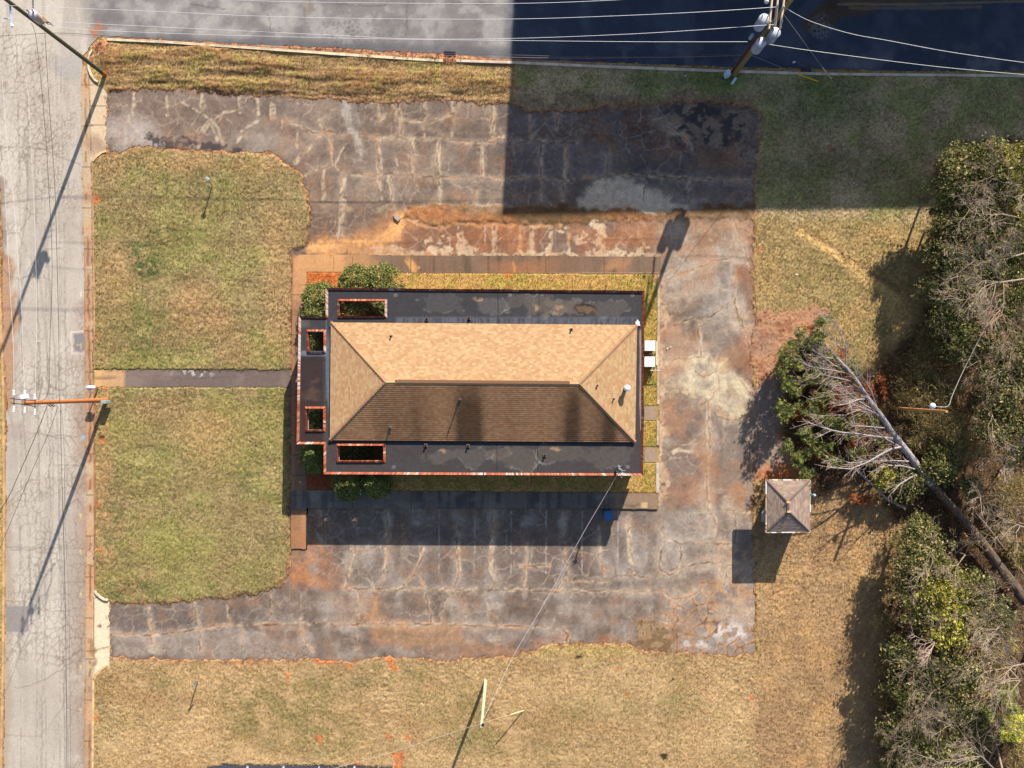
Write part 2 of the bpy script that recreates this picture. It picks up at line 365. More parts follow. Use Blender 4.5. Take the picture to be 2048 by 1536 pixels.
# upper lot east (under the office block's shade): crumbled surface
m_cr = pm([(1060, 222), (1240, 215), (1330, 208), (1420, 204), (1520, 215), (1520, 300), (1480, 330), (1380, 315), (1300, 300), (1200, 290), (1130, 270), (1060, 270)], 14, 1)
v1, i1 = vor(13, 31, .4); v2, i2 = vor(26, 32, .6); v3, i3 = vor(7, 33, .3)
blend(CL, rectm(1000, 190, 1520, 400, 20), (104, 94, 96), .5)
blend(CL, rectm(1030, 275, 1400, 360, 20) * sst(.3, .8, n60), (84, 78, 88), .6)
blend(CL, m_cr * sst(.55, .75, n25), (150, 130, 112), .6); blend(CL, m_cr * sst(1.6, .5, v1), (96, 58, 40), .8)
m_bl = pm([(1300, 215), (1400, 205), (1440, 225), (1500, 225), (1515, 245), (1490, 260), (1480, 300), (1440, 302), (1400, 285), (1340, 265), (1290, 240)], 8, 1, 1.5)
blend(CL, m_bl, (146, 128, 112), .75); blend(CL, m_bl * sst(.52, .58, n25 * .6 + n10 * .4), (52, 52, 62), .97)
blend(CL, pm([(1196, 228), (1245, 225), (1240, 260), (1250, 285), (1215, 272), (1196, 250)], 3, .4), (98, 96, 100), .8)
blend(CL, el(1270, 240, 30, 26, 0, .5) * sst(.35, .6, n10), (112, 72, 58), .6); blend(CL, el(1230, 275, 90, 12, 0, .5) * sst(.45, .6, n10), (108, 68, 54), .6)
blend(CL, pm([(1062, 208), (1150, 206), (1150, 222), (1062, 222)], 4, .6), (104, 58, 46), .8)
blend(CL, el(1440, 320, 40, 22, 10, .6), (128, 96, 72), .6)
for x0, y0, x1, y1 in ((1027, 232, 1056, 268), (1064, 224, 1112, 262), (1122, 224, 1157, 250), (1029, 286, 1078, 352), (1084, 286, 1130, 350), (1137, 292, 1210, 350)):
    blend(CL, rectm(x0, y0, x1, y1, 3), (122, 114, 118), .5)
# right hand lane
blend(CL, rectm(1318, 520, 1512, 1320, 12), (150, 136, 126), .6)
blend(CL, el(1400, 600, 72, 55, 0, .4), (128, 118, 110), .7); blend(CL, el(1440, 600, 30, 70, 0, .6), (176, 166, 158), .6); blend(CL, el(1352, 615, 24, 30, 0, .6), (104, 78, 62), .6)
blend(CL, el(1365, 690, 45, 50, 0, .35), (108, 94, 82), .7); blend(CL, el(1430, 680, 22, 40, 0, .5), (152, 140, 130), .6)
blend(CL, pm([(1325, 728), (1345, 714), (1405, 712), (1450, 715), (1468, 745), (1500, 775), (1498, 815), (1490, 838), (1462, 838), (1440, 812), (1400, 786), (1350, 775), (1326, 760)], 5, .6), (204, 190, 160), .95)
blend(CL, el(1395, 748, 50, 20, 5, .5), (178, 170, 158), .8); blend(CL, el(1473, 800, 26, 22, 0, .4), (142, 126, 116), .8); blend(CL, el(1480, 735, 28, 20, 0, .4), (110, 94, 86), .7)
blend(CL, pm([(1328, 765), (1370, 772), (1420, 800), (1450, 815), (1440, 830), (1380, 800), (1335, 790)], 5, 1) * sst(.3, .5, n10), (214, 180, 134), .5)
blend(CL, el(1370, 840, 50, 45, 0, .4), (124, 108, 100), .7); blend(CL, el(1360, 870, 45, 20, 0, .5), (92, 78, 72), .6)
blend(CL, el(1375, 935, 45, 40, 0, .5), (134, 114, 104), .7); blend(CL, el(1380, 985, 60, 30, 0, .6), (136, 98, 76), .55); blend(CL, el(1475, 990, 26, 22, 0, .5), (190, 140, 100), .6)
blend(CL, el(1455, 1000, 20, 14, -30, .5), (200, 186, 168), .6); blend(CL, el(1375, 1050, 46, 34, 0, .25), (166, 156, 148), .75); blend(CL, el(1450, 880, 45, 60, 0, .5), (140, 126, 118), .5)
blend(CL, el(1500, 700, 26, 60, 0, .6), (168, 112, 76), .75); blend(CL, el(1500, 580, 16, 80, 0, .6), (156, 104, 76), .6); blend(CL, rectm(1478, 440, 1512, 640, 10) * sst(.3, .6, n25), (170, 118, 84), .7)
blend(CL, pm([(1315, 545), (1322, 545), (1330, 560), (1326, 600), (1332, 690), (1336, 720), (1322, 740), (1330, 830), (1334, 850), (1326, 900), (1332, 960), (1328, 1005), (1315, 1010)], 3, 1.1, 2.2), (206, 176, 142), .9); blend(CL, pm([(1316, 545), (1330, 560), (1345, 640), (1338, 740), (1350, 800), (1342, 900), (1340, 1000), (1316, 1010)], 6, 1.5, 2.5) * sst(.45, .65, n10), (196, 164, 132), .7)
blend(CL, rectm(1300, 905, 1316, 930, 3), (205, 180, 145), .5)
# south lot
blend(CL, rectm(610, 1020, 1320, 1180, 8), (132, 120, 114), .5)
for x, c_ in ((670, (110, 92, 84)), (740, (124, 114, 108)), (810, (96, 86, 82)), (880, (110, 98, 92)), (950, (118, 108, 100)), (1020, (108, 96, 90)), (1090, (110, 96, 90)), (1160, (96, 84, 78)), (1230, (104, 92, 84)), (1290, (112, 98, 90))):
    blend(CL, rectm(x - 28, 1022, x + 28, 1172, 8) * sst(.25, .7, n60), c_, .6)
for cx, cy, rx, ry in ((775, 1045, 10, 18), (842, 1036, 12, 12), (915, 1032, 14, 14), (985, 1038, 12, 14), (700, 1120, 9, 22), (735, 1110, 22, 26), (1060, 1040, 14, 16), (1125, 1040, 10, 16), (1255, 1050, 10, 16), (1350, 1100, 30, 30), (990, 1200, 12, 24), (920, 1220, 18, 28), (668, 1225, 24, 22), (690, 1255, 16, 12), (1280, 1105, 26, 40), (1230, 1120, 18, 30)):
    blend(CL, el(cx, cy, rx, ry, 0, .6), (182, 174, 168), .55)
blend(CL, pm([(612, 1085), (660, 1085), (668, 1120), (690, 1150), (690, 1180), (600, 1178), (580, 1160), (580, 1100)], 9, 1), (158, 108, 76), .6)
blend(CL, pm([(616, 1078), (626, 1080), (634, 1105), (650, 1125), (645, 1140), (620, 1110)], 5, 1.5, 1.5) * sst(.2, .7, n10), (214, 138, 80), .6)
blend(CL, pm([(614, 1020), (640, 1020), (645, 1060), (640, 1085), (616, 1090)], 8, .6), (124, 74, 52), .6)
blend(CL, pm([(685, 1172), (705, 1170), (755, 1176), (760, 1182), (700, 1181)], 2, .4, 1.4), (150, 84, 40), .9)
blend(CL, pm([(700, 1185), (755, 1184), (765, 1230), (780, 1248), (860, 1246), (960, 1250), (950, 1290), (820, 1300), (740, 1280), (735, 1240)], 14, 1), (198, 146, 98), .5)
blend(CL, pm([(740, 1188), (752, 1192), (758, 1215), (752, 1238), (744, 1220)], 4, .8), (206, 148, 96), .6)
blend(CL, pm([(1060, 1300), (1070, 1282), (1090, 1272), (1130, 1266), (1148, 1280), (1120, 1292)], 5, .6), (160, 108, 76), .7)
blend(CL, pm([(990, 1290), (1060, 1300), (1040, 1312), (980, 1312)], 6, .8), (178, 128, 90), .6); blend(CL, pm([(830, 1310), (900, 1300), (960, 1290), (1000, 1284), (1002, 1300), (930, 1314)], 6, .8), (172, 124, 88), .55)
blend(CL, pm([(1180, 1282), (1210, 1264), (1250, 1280)], 5, .6), (178, 118, 80), .6); blend(CL, el(980, 1275, 14, 10, 0, .6), (226, 214, 196), .8)
blend(CL, rectm(225, 1212, 590, 1262, 8) * sst(.3, .6, n60), (118, 108, 104), .6); blend(CL, rectm(220, 1262, 620, 1318, 8), (166, 154, 146), .65)
blend(CL, pm([(240, 1215), (280, 1212), (300, 1225), (298, 1268), (240, 1268), (228, 1245)], 5, .6), (108, 98, 96), .7); blend(CL, pm([(302, 1214), (390, 1212), (400, 1262), (308, 1268)], 5, .6), (104, 94, 90), .7)
# crazed corner, bottom right
m_cz = pm([(1330, 1190), (1420, 1150), (1506, 1160), (1506, 1312), (1330, 1308), (1320, 1240)], 16, 1)
blend(CL, m_cz, (166, 146, 130), .6); blend(CL, m_cz * sst(.4, .7, i2), (140, 132, 128), .8); blend(CL, m_cz * sst(5.0, 1.0, v2), (186, 148, 114), .9); blend(CL, m_cz * sst(1.2, .3, v2), (104, 70, 44), .9)
blend(CL, el(1455, 1262, 45, 22, 0, .5) * sst(.4, .6, n10), (226, 222, 220), .85); blend(CL, el(1390, 1290, 25, 8, 0, .5) * sst(.4, .6, n10), (220, 214, 210), .8)
m_rough = pm([(1272, 1236), (1310, 1240), (1345, 1262), (1345, 1304), (1290, 1306), (1240, 1290), (1262, 1272)], 6, 1, 1.5)
blend(CL, m_rough, (166, 136, 96), .9); blend(CL, m_rough * sst(.45, .7, vnoise(12, 61, 3, ax=2, ay=.6)), (110, 84, 50), .8)
blend(CL, rectm(1420, 1090, 1512, 1230, 10) * sst(5, 1, v2), (196, 158, 122), .7)

blend(CL, rectm(1330, 440, 1500, 720, 20) * sst(.4, .75, n60), (196, 180, 162), .6); blend(CL, rectm(1330, 780, 1500, 1250, 20) * sst(.45, .8, vnoise(50, 302, 4)), (190, 172, 154), .6); blend(CL, rectm(600, 200, 1000, 420, 24) * sst(.4, .8, vnoise(70, 303, 4)), (166, 144, 124), .6)
blend(CL, rectm(620, 1090, 1320, 1320, 20) * sst(.45, .8, vnoise(45, 305, 4, ax=.8, ay=1.3)), (166, 156, 148), .55); blend(CL, el(1240, 385, 60, 16, 4, .4, 1.2, 1.5) , (214, 198, 176), .5)
# cracks. fine dark core with a pale halo of dust and dead grass
cA = dbuf(); cB = dbuf(); cC = dbuf()
A = [[(720, 275), (760, 277), (830, 277), (880, 278), (905, 280), (920, 287), (970, 290), (1000, 275), (1042, 283), (1080, 284), (1130, 286), (1155, 284)],
     [(610, 350), (628, 338), (668, 331), (690, 347), (740, 350), (790, 348), (880, 354), (1010, 358), (1080, 353), (1108, 362), (1125, 362), (1150, 356), (1215, 352), (1290, 350), (1380, 358), (1500, 362)],
     [(800, 240), (850, 242), (880, 238), (910, 225)], [(565, 240), (600, 250), (640, 272)], [(637, 240), (658, 270), (663, 300), (668, 331)], [(632, 275), (660, 260), (690, 272)],
     [(800, 205), (802, 240), (800, 272)], [(850, 205), (850, 242), (851, 278)], [(905, 202), (908, 240), (905, 280)], [(985, 215), (983, 250), (988, 286)], [(878, 284), (876, 320), (880, 354), (878, 405)],
     [(963, 290), (965, 352)], [(755, 280), (758, 350), (760, 400)], [(825, 280), (826, 348)], [(780, 350), (786, 405)], [(683, 350), (688, 400), (681, 470)], [(948, 356), (951, 405)],
     [(1084, 288), (1080, 320), (1083, 358), (1080, 402)], [(1133, 290), (1132, 330), (1128, 360), (1126, 400)], [(1213, 308), (1214, 352)], [(1377, 358), (1376, 410)], [(1290, 352), (1286, 400)],
     [(1060, 232), (1062, 282)], [(1114, 224), (1112, 260)], [(735, 205), (755, 205), (760, 240), (780, 222), (795, 220)], [(1028, 285), (1024, 320)],
     [(690, 1178), (760, 1178), (800, 1178), (870, 1179), (990, 1180), (1100, 1181), (1230, 1183), (1320, 1184)], [(520, 1252), (560, 1250), (610, 1246), (640, 1247), (700, 1250), (740, 1248), (800, 1248), (900, 1250), (1000, 1253), (1090, 1252), (1125, 1256), (1135, 1270), (1134, 1285)],
     [(540, 1184), (543, 1230)], [(718, 1180), (717, 1215), (716, 1240), (714, 1262), (712, 1296)], [(718, 1240), (740, 1250)], [(603, 1238), (604, 1262), (612, 1286), (625, 1302)],
     [(705, 1092), (700, 1120), (697, 1150), (690, 1176)], [(773, 1090), (775, 1118), (768, 1148), (758, 1178)], [(775, 1020), (776, 1060), (774, 1090)], [(845, 1098), (841, 1120), (828, 1150), (800, 1178)], [(838, 1145), (852, 1178)],
     [(917, 1048), (915, 1095), (919, 1150), (905, 1178)], [(985, 1020), (987, 1080), (979, 1130), (992, 1150), (984, 1178)], [(1055, 1088), (1052, 1120), (1048, 1178)], [(1127, 1022), (1126, 1100), (1140, 1150)], [(1198, 1060), (1198, 1110), (1210, 1152)], [(1255, 1045), (1262, 1110), (1270, 1150)],
     [(1040, 1131), (1100, 1131)], [(1125, 1162), (1180, 1164), (1205, 1165), (1235, 1152), (1262, 1150), (1300, 1155)], [(1118, 1178), (1126, 1162), (1140, 1150)], [(850, 1180), (858, 1215), (862, 1245)], [(900, 1182), (890, 1215), (878, 1240)], [(296, 1210), (301, 1245), (308, 1266)],
     [(385, 1206), (398, 1240), (400, 1258), (400, 1300)], [(452, 1200), (460, 1240), (466, 1248)], [(486, 1258), (484, 1296)], [(220, 1268), (300, 1270), (345, 1266), (400, 1258), (465, 1248), (512, 1250), (560, 1248)], [(300, 1270), (310, 1294), (340, 1298)],
     [(1318, 700), (1335, 745)], [(1345, 720), (1402, 712), (1400, 700), (1395, 650), (1410, 640)], [(1330, 560), (1360, 548), (1400, 535), (1430, 520), (1470, 520)], [(1318, 645), (1350, 650), (1380, 638), (1410, 640), (1440, 620), (1468, 595), (1470, 560), (1462, 530)], [(1470, 595), (1480, 650), (1500, 660)],
     [(1436, 715), (1434, 745), (1440, 770), (1418, 800), (1415, 850), (1420, 900), (1412, 960), (1416, 1020), (1430, 1035), (1434, 1050), (1430, 1080)], [(1434, 745), (1405, 755), (1390, 742)], [(1420, 820), (1450, 838), (1475, 838), (1495, 842)], [(1324, 860), (1318, 900)],
     [(1320, 1058), (1330, 1075), (1360, 1085), (1420, 1087), (1462, 1088)], [(1362, 1087), (1362, 1110), (1355, 1140), (1340, 1150), (1320, 1140), (1318, 1110), (1330, 1090)], [(1355, 1140), (1380, 1130), (1415, 1125), (1440, 1128), (1465, 1130)], [(1440, 1140), (1450, 1150), (1448, 1170)],
     [(1326, 1180), (1336, 1195), (1360, 1200), (1385, 1190), (1400, 1182), (1412, 1195), (1415, 1225), (1440, 1226)], [(1345, 1206), (1348, 1236), (1340, 1240), (1330, 1245)], [(1482, 760), (1500, 790), (1512, 830)], [(1488, 1022), (1450, 1020), (1470, 1030), (1472, 1055), (1468, 1088)],
     [(1470, 440), (1475, 470), (1490, 500), (1500, 540)], [(1400, 460), (1420, 480), (1432, 510)], [(1466, 600), (1500, 690), (1510, 740)], [(1480, 455), (1506, 470)], [(1340, 250), (1370, 275), (1385, 300)], [(640, 1020), (642, 1045)], [(715, 1098), (735, 1100), (760, 1092)]]
for p in A: crack(cA, p, crg.uniform(.8, 1.8), 1.5)
for p in A: crack(cB, p, crg.uniform(.5, 3.2), 1.2, 9)
slabw = sst(.2, .6, n25 * .6 + n6 * .4); dcr = np.minimum(cA, 40) + (n25 - .5) * 12
blend(CL, sst(12, 2, dcr) * slabw * (PY > 190), (186, 170, 152), .35); blend(CL, sst(10, 20, dcr) * sst(34, 26, dcr + 0 * PX) * (1 - m_isl), (112, 98, 90), .4); blend(CL, sst(26, 34, dcr) * (1 - m_isl) * .6, (122, 106, 96), .3)
m_h = sst(4.0, -.5, cB) * sst(.2, .65, vnoise(18, 41, 3) * .6 + n6 * .4)
blend(CL, m_h, (208, 188, 162), .62); blend(CL, m_h * sst(.55, .8, n25), (196, 132, 80), .6)
# wide pale seams / patched cracks
for p, w in (([(420, 241), (402, 270), (396, 298)], 8), ([(424, 243), (434, 280)], 5), ([(428, 243), (440, 265), (446, 288)], 6), ([(418, 238), (392, 220), (366, 206)], 4), ([(430, 238), (448, 225), (470, 222)], 5), ([(478, 190), (480, 225)], 7), ([(515, 185), (517, 228)], 8), ([(403, 190), (404, 222)], 7),
             ([(545, 195), (546, 235)], 11), ([(333, 190), (335, 230)], 6), ([(268, 188), (266, 230)], 6), ([(262, 230), (258, 245), (285, 275)], 4), ([(475, 285), (485, 262), (515, 243)], 7), ([(564, 240), (563, 258)], 5), ([(594, 248), (595, 296)], 7), ([(622, 292), (592, 325)], 8), ([(690, 290), (676, 312), (668, 330)], 7),
             ([(646, 342), (646, 400)], 6), ([(690, 352), (684, 400), (680, 480)], 11), ([(757, 352), (764, 400)], 8), ([(790, 312), (795, 332)], 5), ([(826, 290), (824, 345)], 5), ([(759, 282), (762, 345)], 5), ([(876, 284), (880, 410)], 7), ([(965, 294), (966, 350)], 5), ([(988, 218), (984, 262)], 9), ([(775, 350), (786, 404)], 6), ([(786, 202), (790, 240)], 6),
             ([(830, 1240), (820, 1220), (832, 1190)], 0), ([(700, 1085), (708, 1110), (695, 1140)], 4), ([(772, 1070), (772, 1125), (765, 1150)], 6), ([(846, 1098), (835, 1130)], 5), ([(917, 1055), (918, 1140)], 6), ([(986, 1080), (980, 1140), (990, 1160)], 8), ([(1198, 1050), (1200, 1120)], 5), ([(1256, 1035), (1258, 1090), (1262, 1130)], 9),
             ([(1318, 520), (1316, 700), (1318, 800), (1320, 1000)], 3), ([(1415, 800), (1417, 1020)], 6), ([(1398, 650), (1402, 710)], 8), ([(1084, 286), (1082, 400)], 4), ([(1132, 290), (1128, 395)], 4), ([(1320, 790), (1330, 783), (1370, 785), (1390, 795)], 8), ([(1330, 915), (1355, 900), (1390, 905), (1395, 912)], 7), ([(1318, 930), (1330, 925), (1350, 916)], 7), ([(1462, 1020), (1500, 1025)], 6)):
    if w: crack(cC, p, w, 1.3, 9)
blend(CL, sst(1.8, -1.4, cC + .5) * sst(.2, .65, n10 * .5 + n6 * .5), (210, 192, 166), .72)
vw, iw = vor(34, 311, .8, 1.15, 1.0); vw2, iw2 = vor(17, 312, .6); wm = (PY > 190) * (1 - m_isl)
blend(CL, sst(1.1, .1, vw) * wm * sst(.35, .6, n60), (200, 184, 164), .52); blend(CL, sst(.9, .1, vw2) * wm * sst(.5, .72, vnoise(90, 313, 3)), (180, 160, 138), .38); blend(CL, sst(.7, .1, vw) * wm * sst(.6, .4, n25), (96, 74, 58), .45)
blend(CL, pm([(1325, 728), (1345, 714), (1405, 712), (1450, 715), (1468, 745), (1500, 775), (1498, 815), (1490, 838), (1462, 838), (1440, 812), (1400, 786), (1350, 775), (1326, 760)], 5, .6) * sst(.75, .4, n25), (216, 202, 172), .6)
blend(CL, pm([(1150, 400), (1175, 385), (1200, 362), (1240, 355), (1285, 370), (1330, 395), (1370, 412), (1300, 425), (1180, 420)], 6, .8), (226, 208, 184), .6)
blend(CL, rectm(640, 425, 1310, 500, 16) * sst(.35, .7, vnoise(60, 314, 4, ax=2)), (188, 122, 74), .38); blend(CL, rectm(584, 1090, 650, 1180, 14) * sst(.3, .7, n25), (186, 124, 78), .6)
blend(CL, pm([(622, 487), (700, 486), (745, 478), (778, 455), (790, 428), (800, 430), (812, 446), (800, 470), (770, 489), (700, 494), (622, 505)], 7, .8), (240, 184, 120), .65)
blend(CL, sst(1.3, -.6, cA), (140, 108, 80), .6); blend(CL, sst(1.0, -.6, cA) * sst(.5, .7, vnoise(16, 306, 3)), (84, 58, 42), .8)
blend(CL, rectm(1430, 255, 1500, 300) * 0, (0, 0, 0))
va, ia = vor(9, 51, .3); blend(CL, pm([(1500, 1180), (520, 1292), (620, 1292), (620, 1316), (530, 1316)][1:], 8, 1) * sst(1.1, .3, va), (120, 84, 60), .6)
# faint stall lines
SL = dbuf()
for x in (878, 949, 1022, 1092, 1164, 1235): seg(SL, (x + .8, 1022), (x, 1145), 1.0, 1.0)
for x in (829, 900, 970, 1111, 1181, 1251): seg(SL, (x, 450), (x, 505), .2, .2)
blend(CL, sst(1.3, -.3, SL) * sst(.25, .55, n10), (205, 198, 190), .6)
nst = vnoise(14, 78, 4, ax=1.6, ay=.5); nst2 = vnoise(12, 79, 4, ax=.5, ay=1.6)
mul(CL, sst(.35, .75, n10) * .5, (.84, .83, .82)); mul(CL, sst(.5, .9, nst) * .6, (1.16, 1.15, 1.14)); mul(CL, sst(.5, .9, nst2) * .6, (.84, .82, .80)); blend(CL, sst(.6, .9, vnoise(30, 80, 4)) * .6, (158, 118, 88), .55)
mul(CL, sst(.3, .9, vnoise(3.2, 71, 2)) * .9, (.82, .82, .82)); mul(CL, sst(.75, .1, vnoise(3.2, 72, 2)) * .9, (1.15, 1.15, 1.15))

blend(CL, rectm(1318, 440, 1512, 1000, 20) * sst(.5, .8, vnoise(55, 321, 4)), (168, 124, 92), .5); mul(CL, sst(.55, .85, vnoise(42, 320, 4)) * .5, (.74, .74, .75)); CL *= np.array((1.11, 1.055, .98), np.float32); _w = np.random.RandomState(301).rand(NY, NX, 1).astype(np.float32); CL *= .90 + .20 * _w
# ------------------------------------------------------------------ road colours
CR = np.zeros((NY, NX, 3), np.float32); blend(CR, np.ones((NY, NX)), (198, 186, 172))
blend(CR, sst(.35, .8, n60), (210, 199, 186), .7); blend(CR, sst(.5, .85, vnoise(40, 81, 4, ax=.3, ay=3)), (178, 167, 156), .6)
blend(CR, sst(.6, .2, n120) * (PY > 100), (182, 170, 158), .6)
blend(CR, sst(125, 168, PX + WX * .4) * sst(330, 520, PY) * sst(.2, .6, n60), (164, 134, 112), .75)
blend(CR, sst(134, 150, PX) * sst(560, 640, PY) * sst(760, 700, PY), (196, 184, 172), .6)
blend(CR, pm([(-60, 480), (22, 520), (30, 600), (33, 700), (32, 780), (22, 830), (-60, 850)], 7, 1), (182, 138, 104), .85)
blend(CR, pm([(-60, 330), (10, 360), (14, 520), (-60, 560)], 7, .6), (140, 118, 100), .7)
blend(CR, pm([(0, 1000), (22, 1000), (30, 1200), (20, 1420), (16, 1700), (0, 1700)], 8, .6), (172, 150, 128), .6)
blend(CR, pm([(92, 112), (158, 108), (160, 160), (145, 158), (110, 150), (106, 130)], 4, .3), (180, 172, 166), .8); blend(CR, rectm(125, 30, 159, 60), (184, 174, 166), .6)
blend(CR, rectm(136, 1100, 170, 1750, 4) * sst(.3, .6, n60), (172, 158, 146), .5)
blend(CR, pm([(12, 848), (48, 848), (52, 878), (14, 880)], 2, .2, .5), (176, 160, 150), .7)
blend(CR, pm([(150, 720), (171, 720), (171, 860), (155, 860)], 6, .3), (170, 150, 132), .5)
# dark side road along the top
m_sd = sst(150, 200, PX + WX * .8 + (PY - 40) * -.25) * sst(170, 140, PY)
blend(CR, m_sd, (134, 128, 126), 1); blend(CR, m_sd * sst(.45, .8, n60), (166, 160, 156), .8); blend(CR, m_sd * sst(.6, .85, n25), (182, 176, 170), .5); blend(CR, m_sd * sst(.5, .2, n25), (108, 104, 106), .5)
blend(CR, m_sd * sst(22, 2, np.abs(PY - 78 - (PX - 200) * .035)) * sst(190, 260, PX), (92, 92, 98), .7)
blend(CR, m_sd * sst(1000, 1040, PX), (52, 64, 84), .92); blend(CR, m_sd * sst(1000, 1100, PX) * sst(.5, .85, n60), (84, 92, 108), .6); blend(CR, m_sd * sst(1000, 1100, PX) * sst(.6, .9, n25) * sst(60, 130, PY), (110, 112, 120), .5)  # navy tone deepens the office block's shade in the road colour
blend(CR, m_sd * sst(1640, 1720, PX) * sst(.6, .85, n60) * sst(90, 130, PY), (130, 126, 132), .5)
vs, is_ = vor(10, 91, .3); blend(CR, m_sd * el(690, 60, 60, 26, 0, .6) * sst(1.4, .4, vs), (176, 172, 168), .6)
m_deb = pm([(1600, 45), (1640, 10), (1690, -8), (1760, 4), (1790, 12), (1700, 24), (1660, 46), (1640, 62), (1610, 60)], 8, 1, 1.5)
blend(CR, m_deb, (96, 72, 50), .85); blend(CR, el(1640, 58, 22, 22, 0, .4) * sst(1.4, .4, v3), (150, 148, 150), .6); blend(CR, el(1655, 10, 14, 20, 0, .4), (88, 62, 44), .7)
blend(CR, pm([(1676, 8), (2300, -6), (2300, -200), (1676, -200)], 3, .2), (108, 84, 62), .95)
b_ = dbuf(); crack(b_, [(1676, 8), (1800, 9), (2048, 3), (2200, 1)], 3, .4, 20); blend(CR, sst(2, -.5, b_), (150, 132, 112), .9)
b_ = dbuf(); crack(b_, [(1700, 16), (1800, 16), (1900, 15), (1960, 14)], 5, .8, 12); blend(CR, sst(2, -.5, b_), (140, 118, 96), .7)
blend(CR, pm([(182, 47), (211, 47), (212, 62), (196, 66), (194, 80), (182, 80)], 2, .3, 1.2) * sst(.2, .5, n6), (180, 118, 84), .85)
# road cracks
vr, ir = vor(12, 95, .35, 1, 1.25); vr2, ir2 = vor(6.5, 96, .25); vr3, ir3 = vor(44, 97, .5, 1, 1.7)
m_al = pm([(60, 100), (160, 165), (160, 440), (130, 470), (100, 420), (70, 300)], 18, 1); m_al2 = pm([(20, 60), (100, 90), (95, 400), (30, 330), (20, 150)], 18, 1)
side = (PX < 175)
blend(CR, side * m_al * sst(1.0, .25, vr2) * sst(.2, .5, n60), (134, 118, 104), .55); blend(CR, side * m_al2 * sst(.9, .25, vr), (130, 115, 100), .6)
blend(CR, side * sst(.9, .25, vr) * sst(.55, .7, n120), (130, 115, 100), .5); blend(CR, side * sst(.8, .2, vr3) * (PY > 200) * sst(.35, .6, n60), (132, 116, 102), .6)
blend(CR, side * pm([(120, 1240), (168, 1230), (168, 1440), (140, 1440), (110, 1330)], 12, 1) * sst(.9, .25, vr), (150, 120, 98), .5)
rA = dbuf()
for p in ([(0, 186), (35, 186)], [(54, 180), (56, 300), (54, 420), (40, 500), (36, 640), (45, 700), (46, 820), (52, 900), (50, 1000)], [(78, 1000), (80, 700), (75, 600)], [(96, 690), (97, 760), (95, 820), (100, 880), (98, 950), (102, 1010), (98, 1080), (104, 1150), (92, 1200), (88, 1290), (84, 1350), (85, 1450), (83, 1536)],
          [(50, 864), (95, 870), (155, 874)], [(96, 770), (130, 790), (175, 792)], [(10, 1012), (60, 960), (80, 960)], [(12, 1094), (90, 1096), (110, 1095)], [(20, 1100), (170, 1096)], [(10, 1200), (60, 1206), (88, 1222), (140, 1222)], [(30, 1375), (60, 1372), (105, 1350), (150, 1318), (165, 1322)], [(10, 1468), (40, 1472), (82, 1472)],
          [(116, 720), (118, 750), (150, 731), (172, 733)], [(30, 290), (90, 300), (160, 330)], [(0, 295), (30, 295)], [(60, 1096), (62, 1200)], [(103, 900), (170, 930)], [(108, 930), (170, 930)], [(38, 780), (60, 790), (110, 788)], [(40, 560), (60, 550), (100, 560)]):
    crack(rA, p, .9, 1.3, 6)
for x in (34, 66, 84, 112, 122): crack(rA, [(x, 120), (x + 6, 420), (x + 10, 760), (x + 6, 1100), (x + 8, 1536)], .1, .8, 12)
blend(CR, side * sst(1.1, -.4, rA), (116, 102, 90), .6)
rB = dbuf()
for p in ([(538 + 137, 8), (700, 10), (740, 12), (770, 12), (774, 2)], [(815, 0), (813, 30), (812, 70)], [(537, 30), (541, 60)], [(512, 62), (560, 64)], [(620, 0), (615, 25)], [(880, 6), (1000, 8)], [(380, 8), (450, 18)]): crack(rB, p, .8, 1.2, 6)
blend(CR, sst(1.2, -.4, rB), (70, 66, 66), .7)
blend(CR, rectm(612, 2, 618, 32, 2), (176, 148, 118), .5)
# repair patch with the marking crew's paint
blend(CR, pm([(150, 668), (170, 666), (177, 676), (177, 697), (168, 703), (150, 702), (147, 690), (148, 676)], 1.2, 0, .3), (138, 132, 132), .95)
blend(CR, rectm(11, 1212, 57, 1264, .8), (148, 140, 136), .9)
wp = dbuf()
for a, b in (((142, 664), (172, 662)), ((142, 664), (144, 708)), ((144, 707), (171, 707))): seg(wp, a, b, 1.0, 1.0)
for a, b in (((73, 682), (84, 683)), ((161, 751), (161, 760)), ((162, 583), (162, 592))): seg(wp, a, b, .8, .8)
blend(CR, sst(1.1, -.5, wp), (236, 228, 216), .85)
ypn = dbuf()
seg(ypn, (161.5, 686), (161.5, 698), .6, .6); seg(ypn, (153, 689.5), (161, 689.5), .6, .6)       # the T sprayed on the patch
for y in (932, 1028, 1100, 1185, 1331, 1417): seg(ypn, (162, y), (161, y + 9), .9, .9); seg(ypn, (161, y), (159.5, y + 3), .7, .7)
for a, b in (((86, 991), (91, 990)),): seg(ypn, a, b, 1, 1)
blend(CR, sst(1.1, -.5, ypn), (236, 214, 110), .9)
blend(CR, el(166, 876, 5, 3, 0, .4, 0, .8), (150, 186, 214), .9); blend(CR, el(86, 987, 7, 6, 0, .4, 0, 1), (160, 154, 148), .7); blend(CR, el(38, 1097, 7, 6, 0, .4, 0, 1), (160, 152, 144), .6)
mul(CR, sst(.3, .9, vnoise(3.2, 73, 2)) * .8, (.9, .9, .9)); CR *= (.95 + .10 * _w) * np.array((1.0, .98, .945), np.float32)

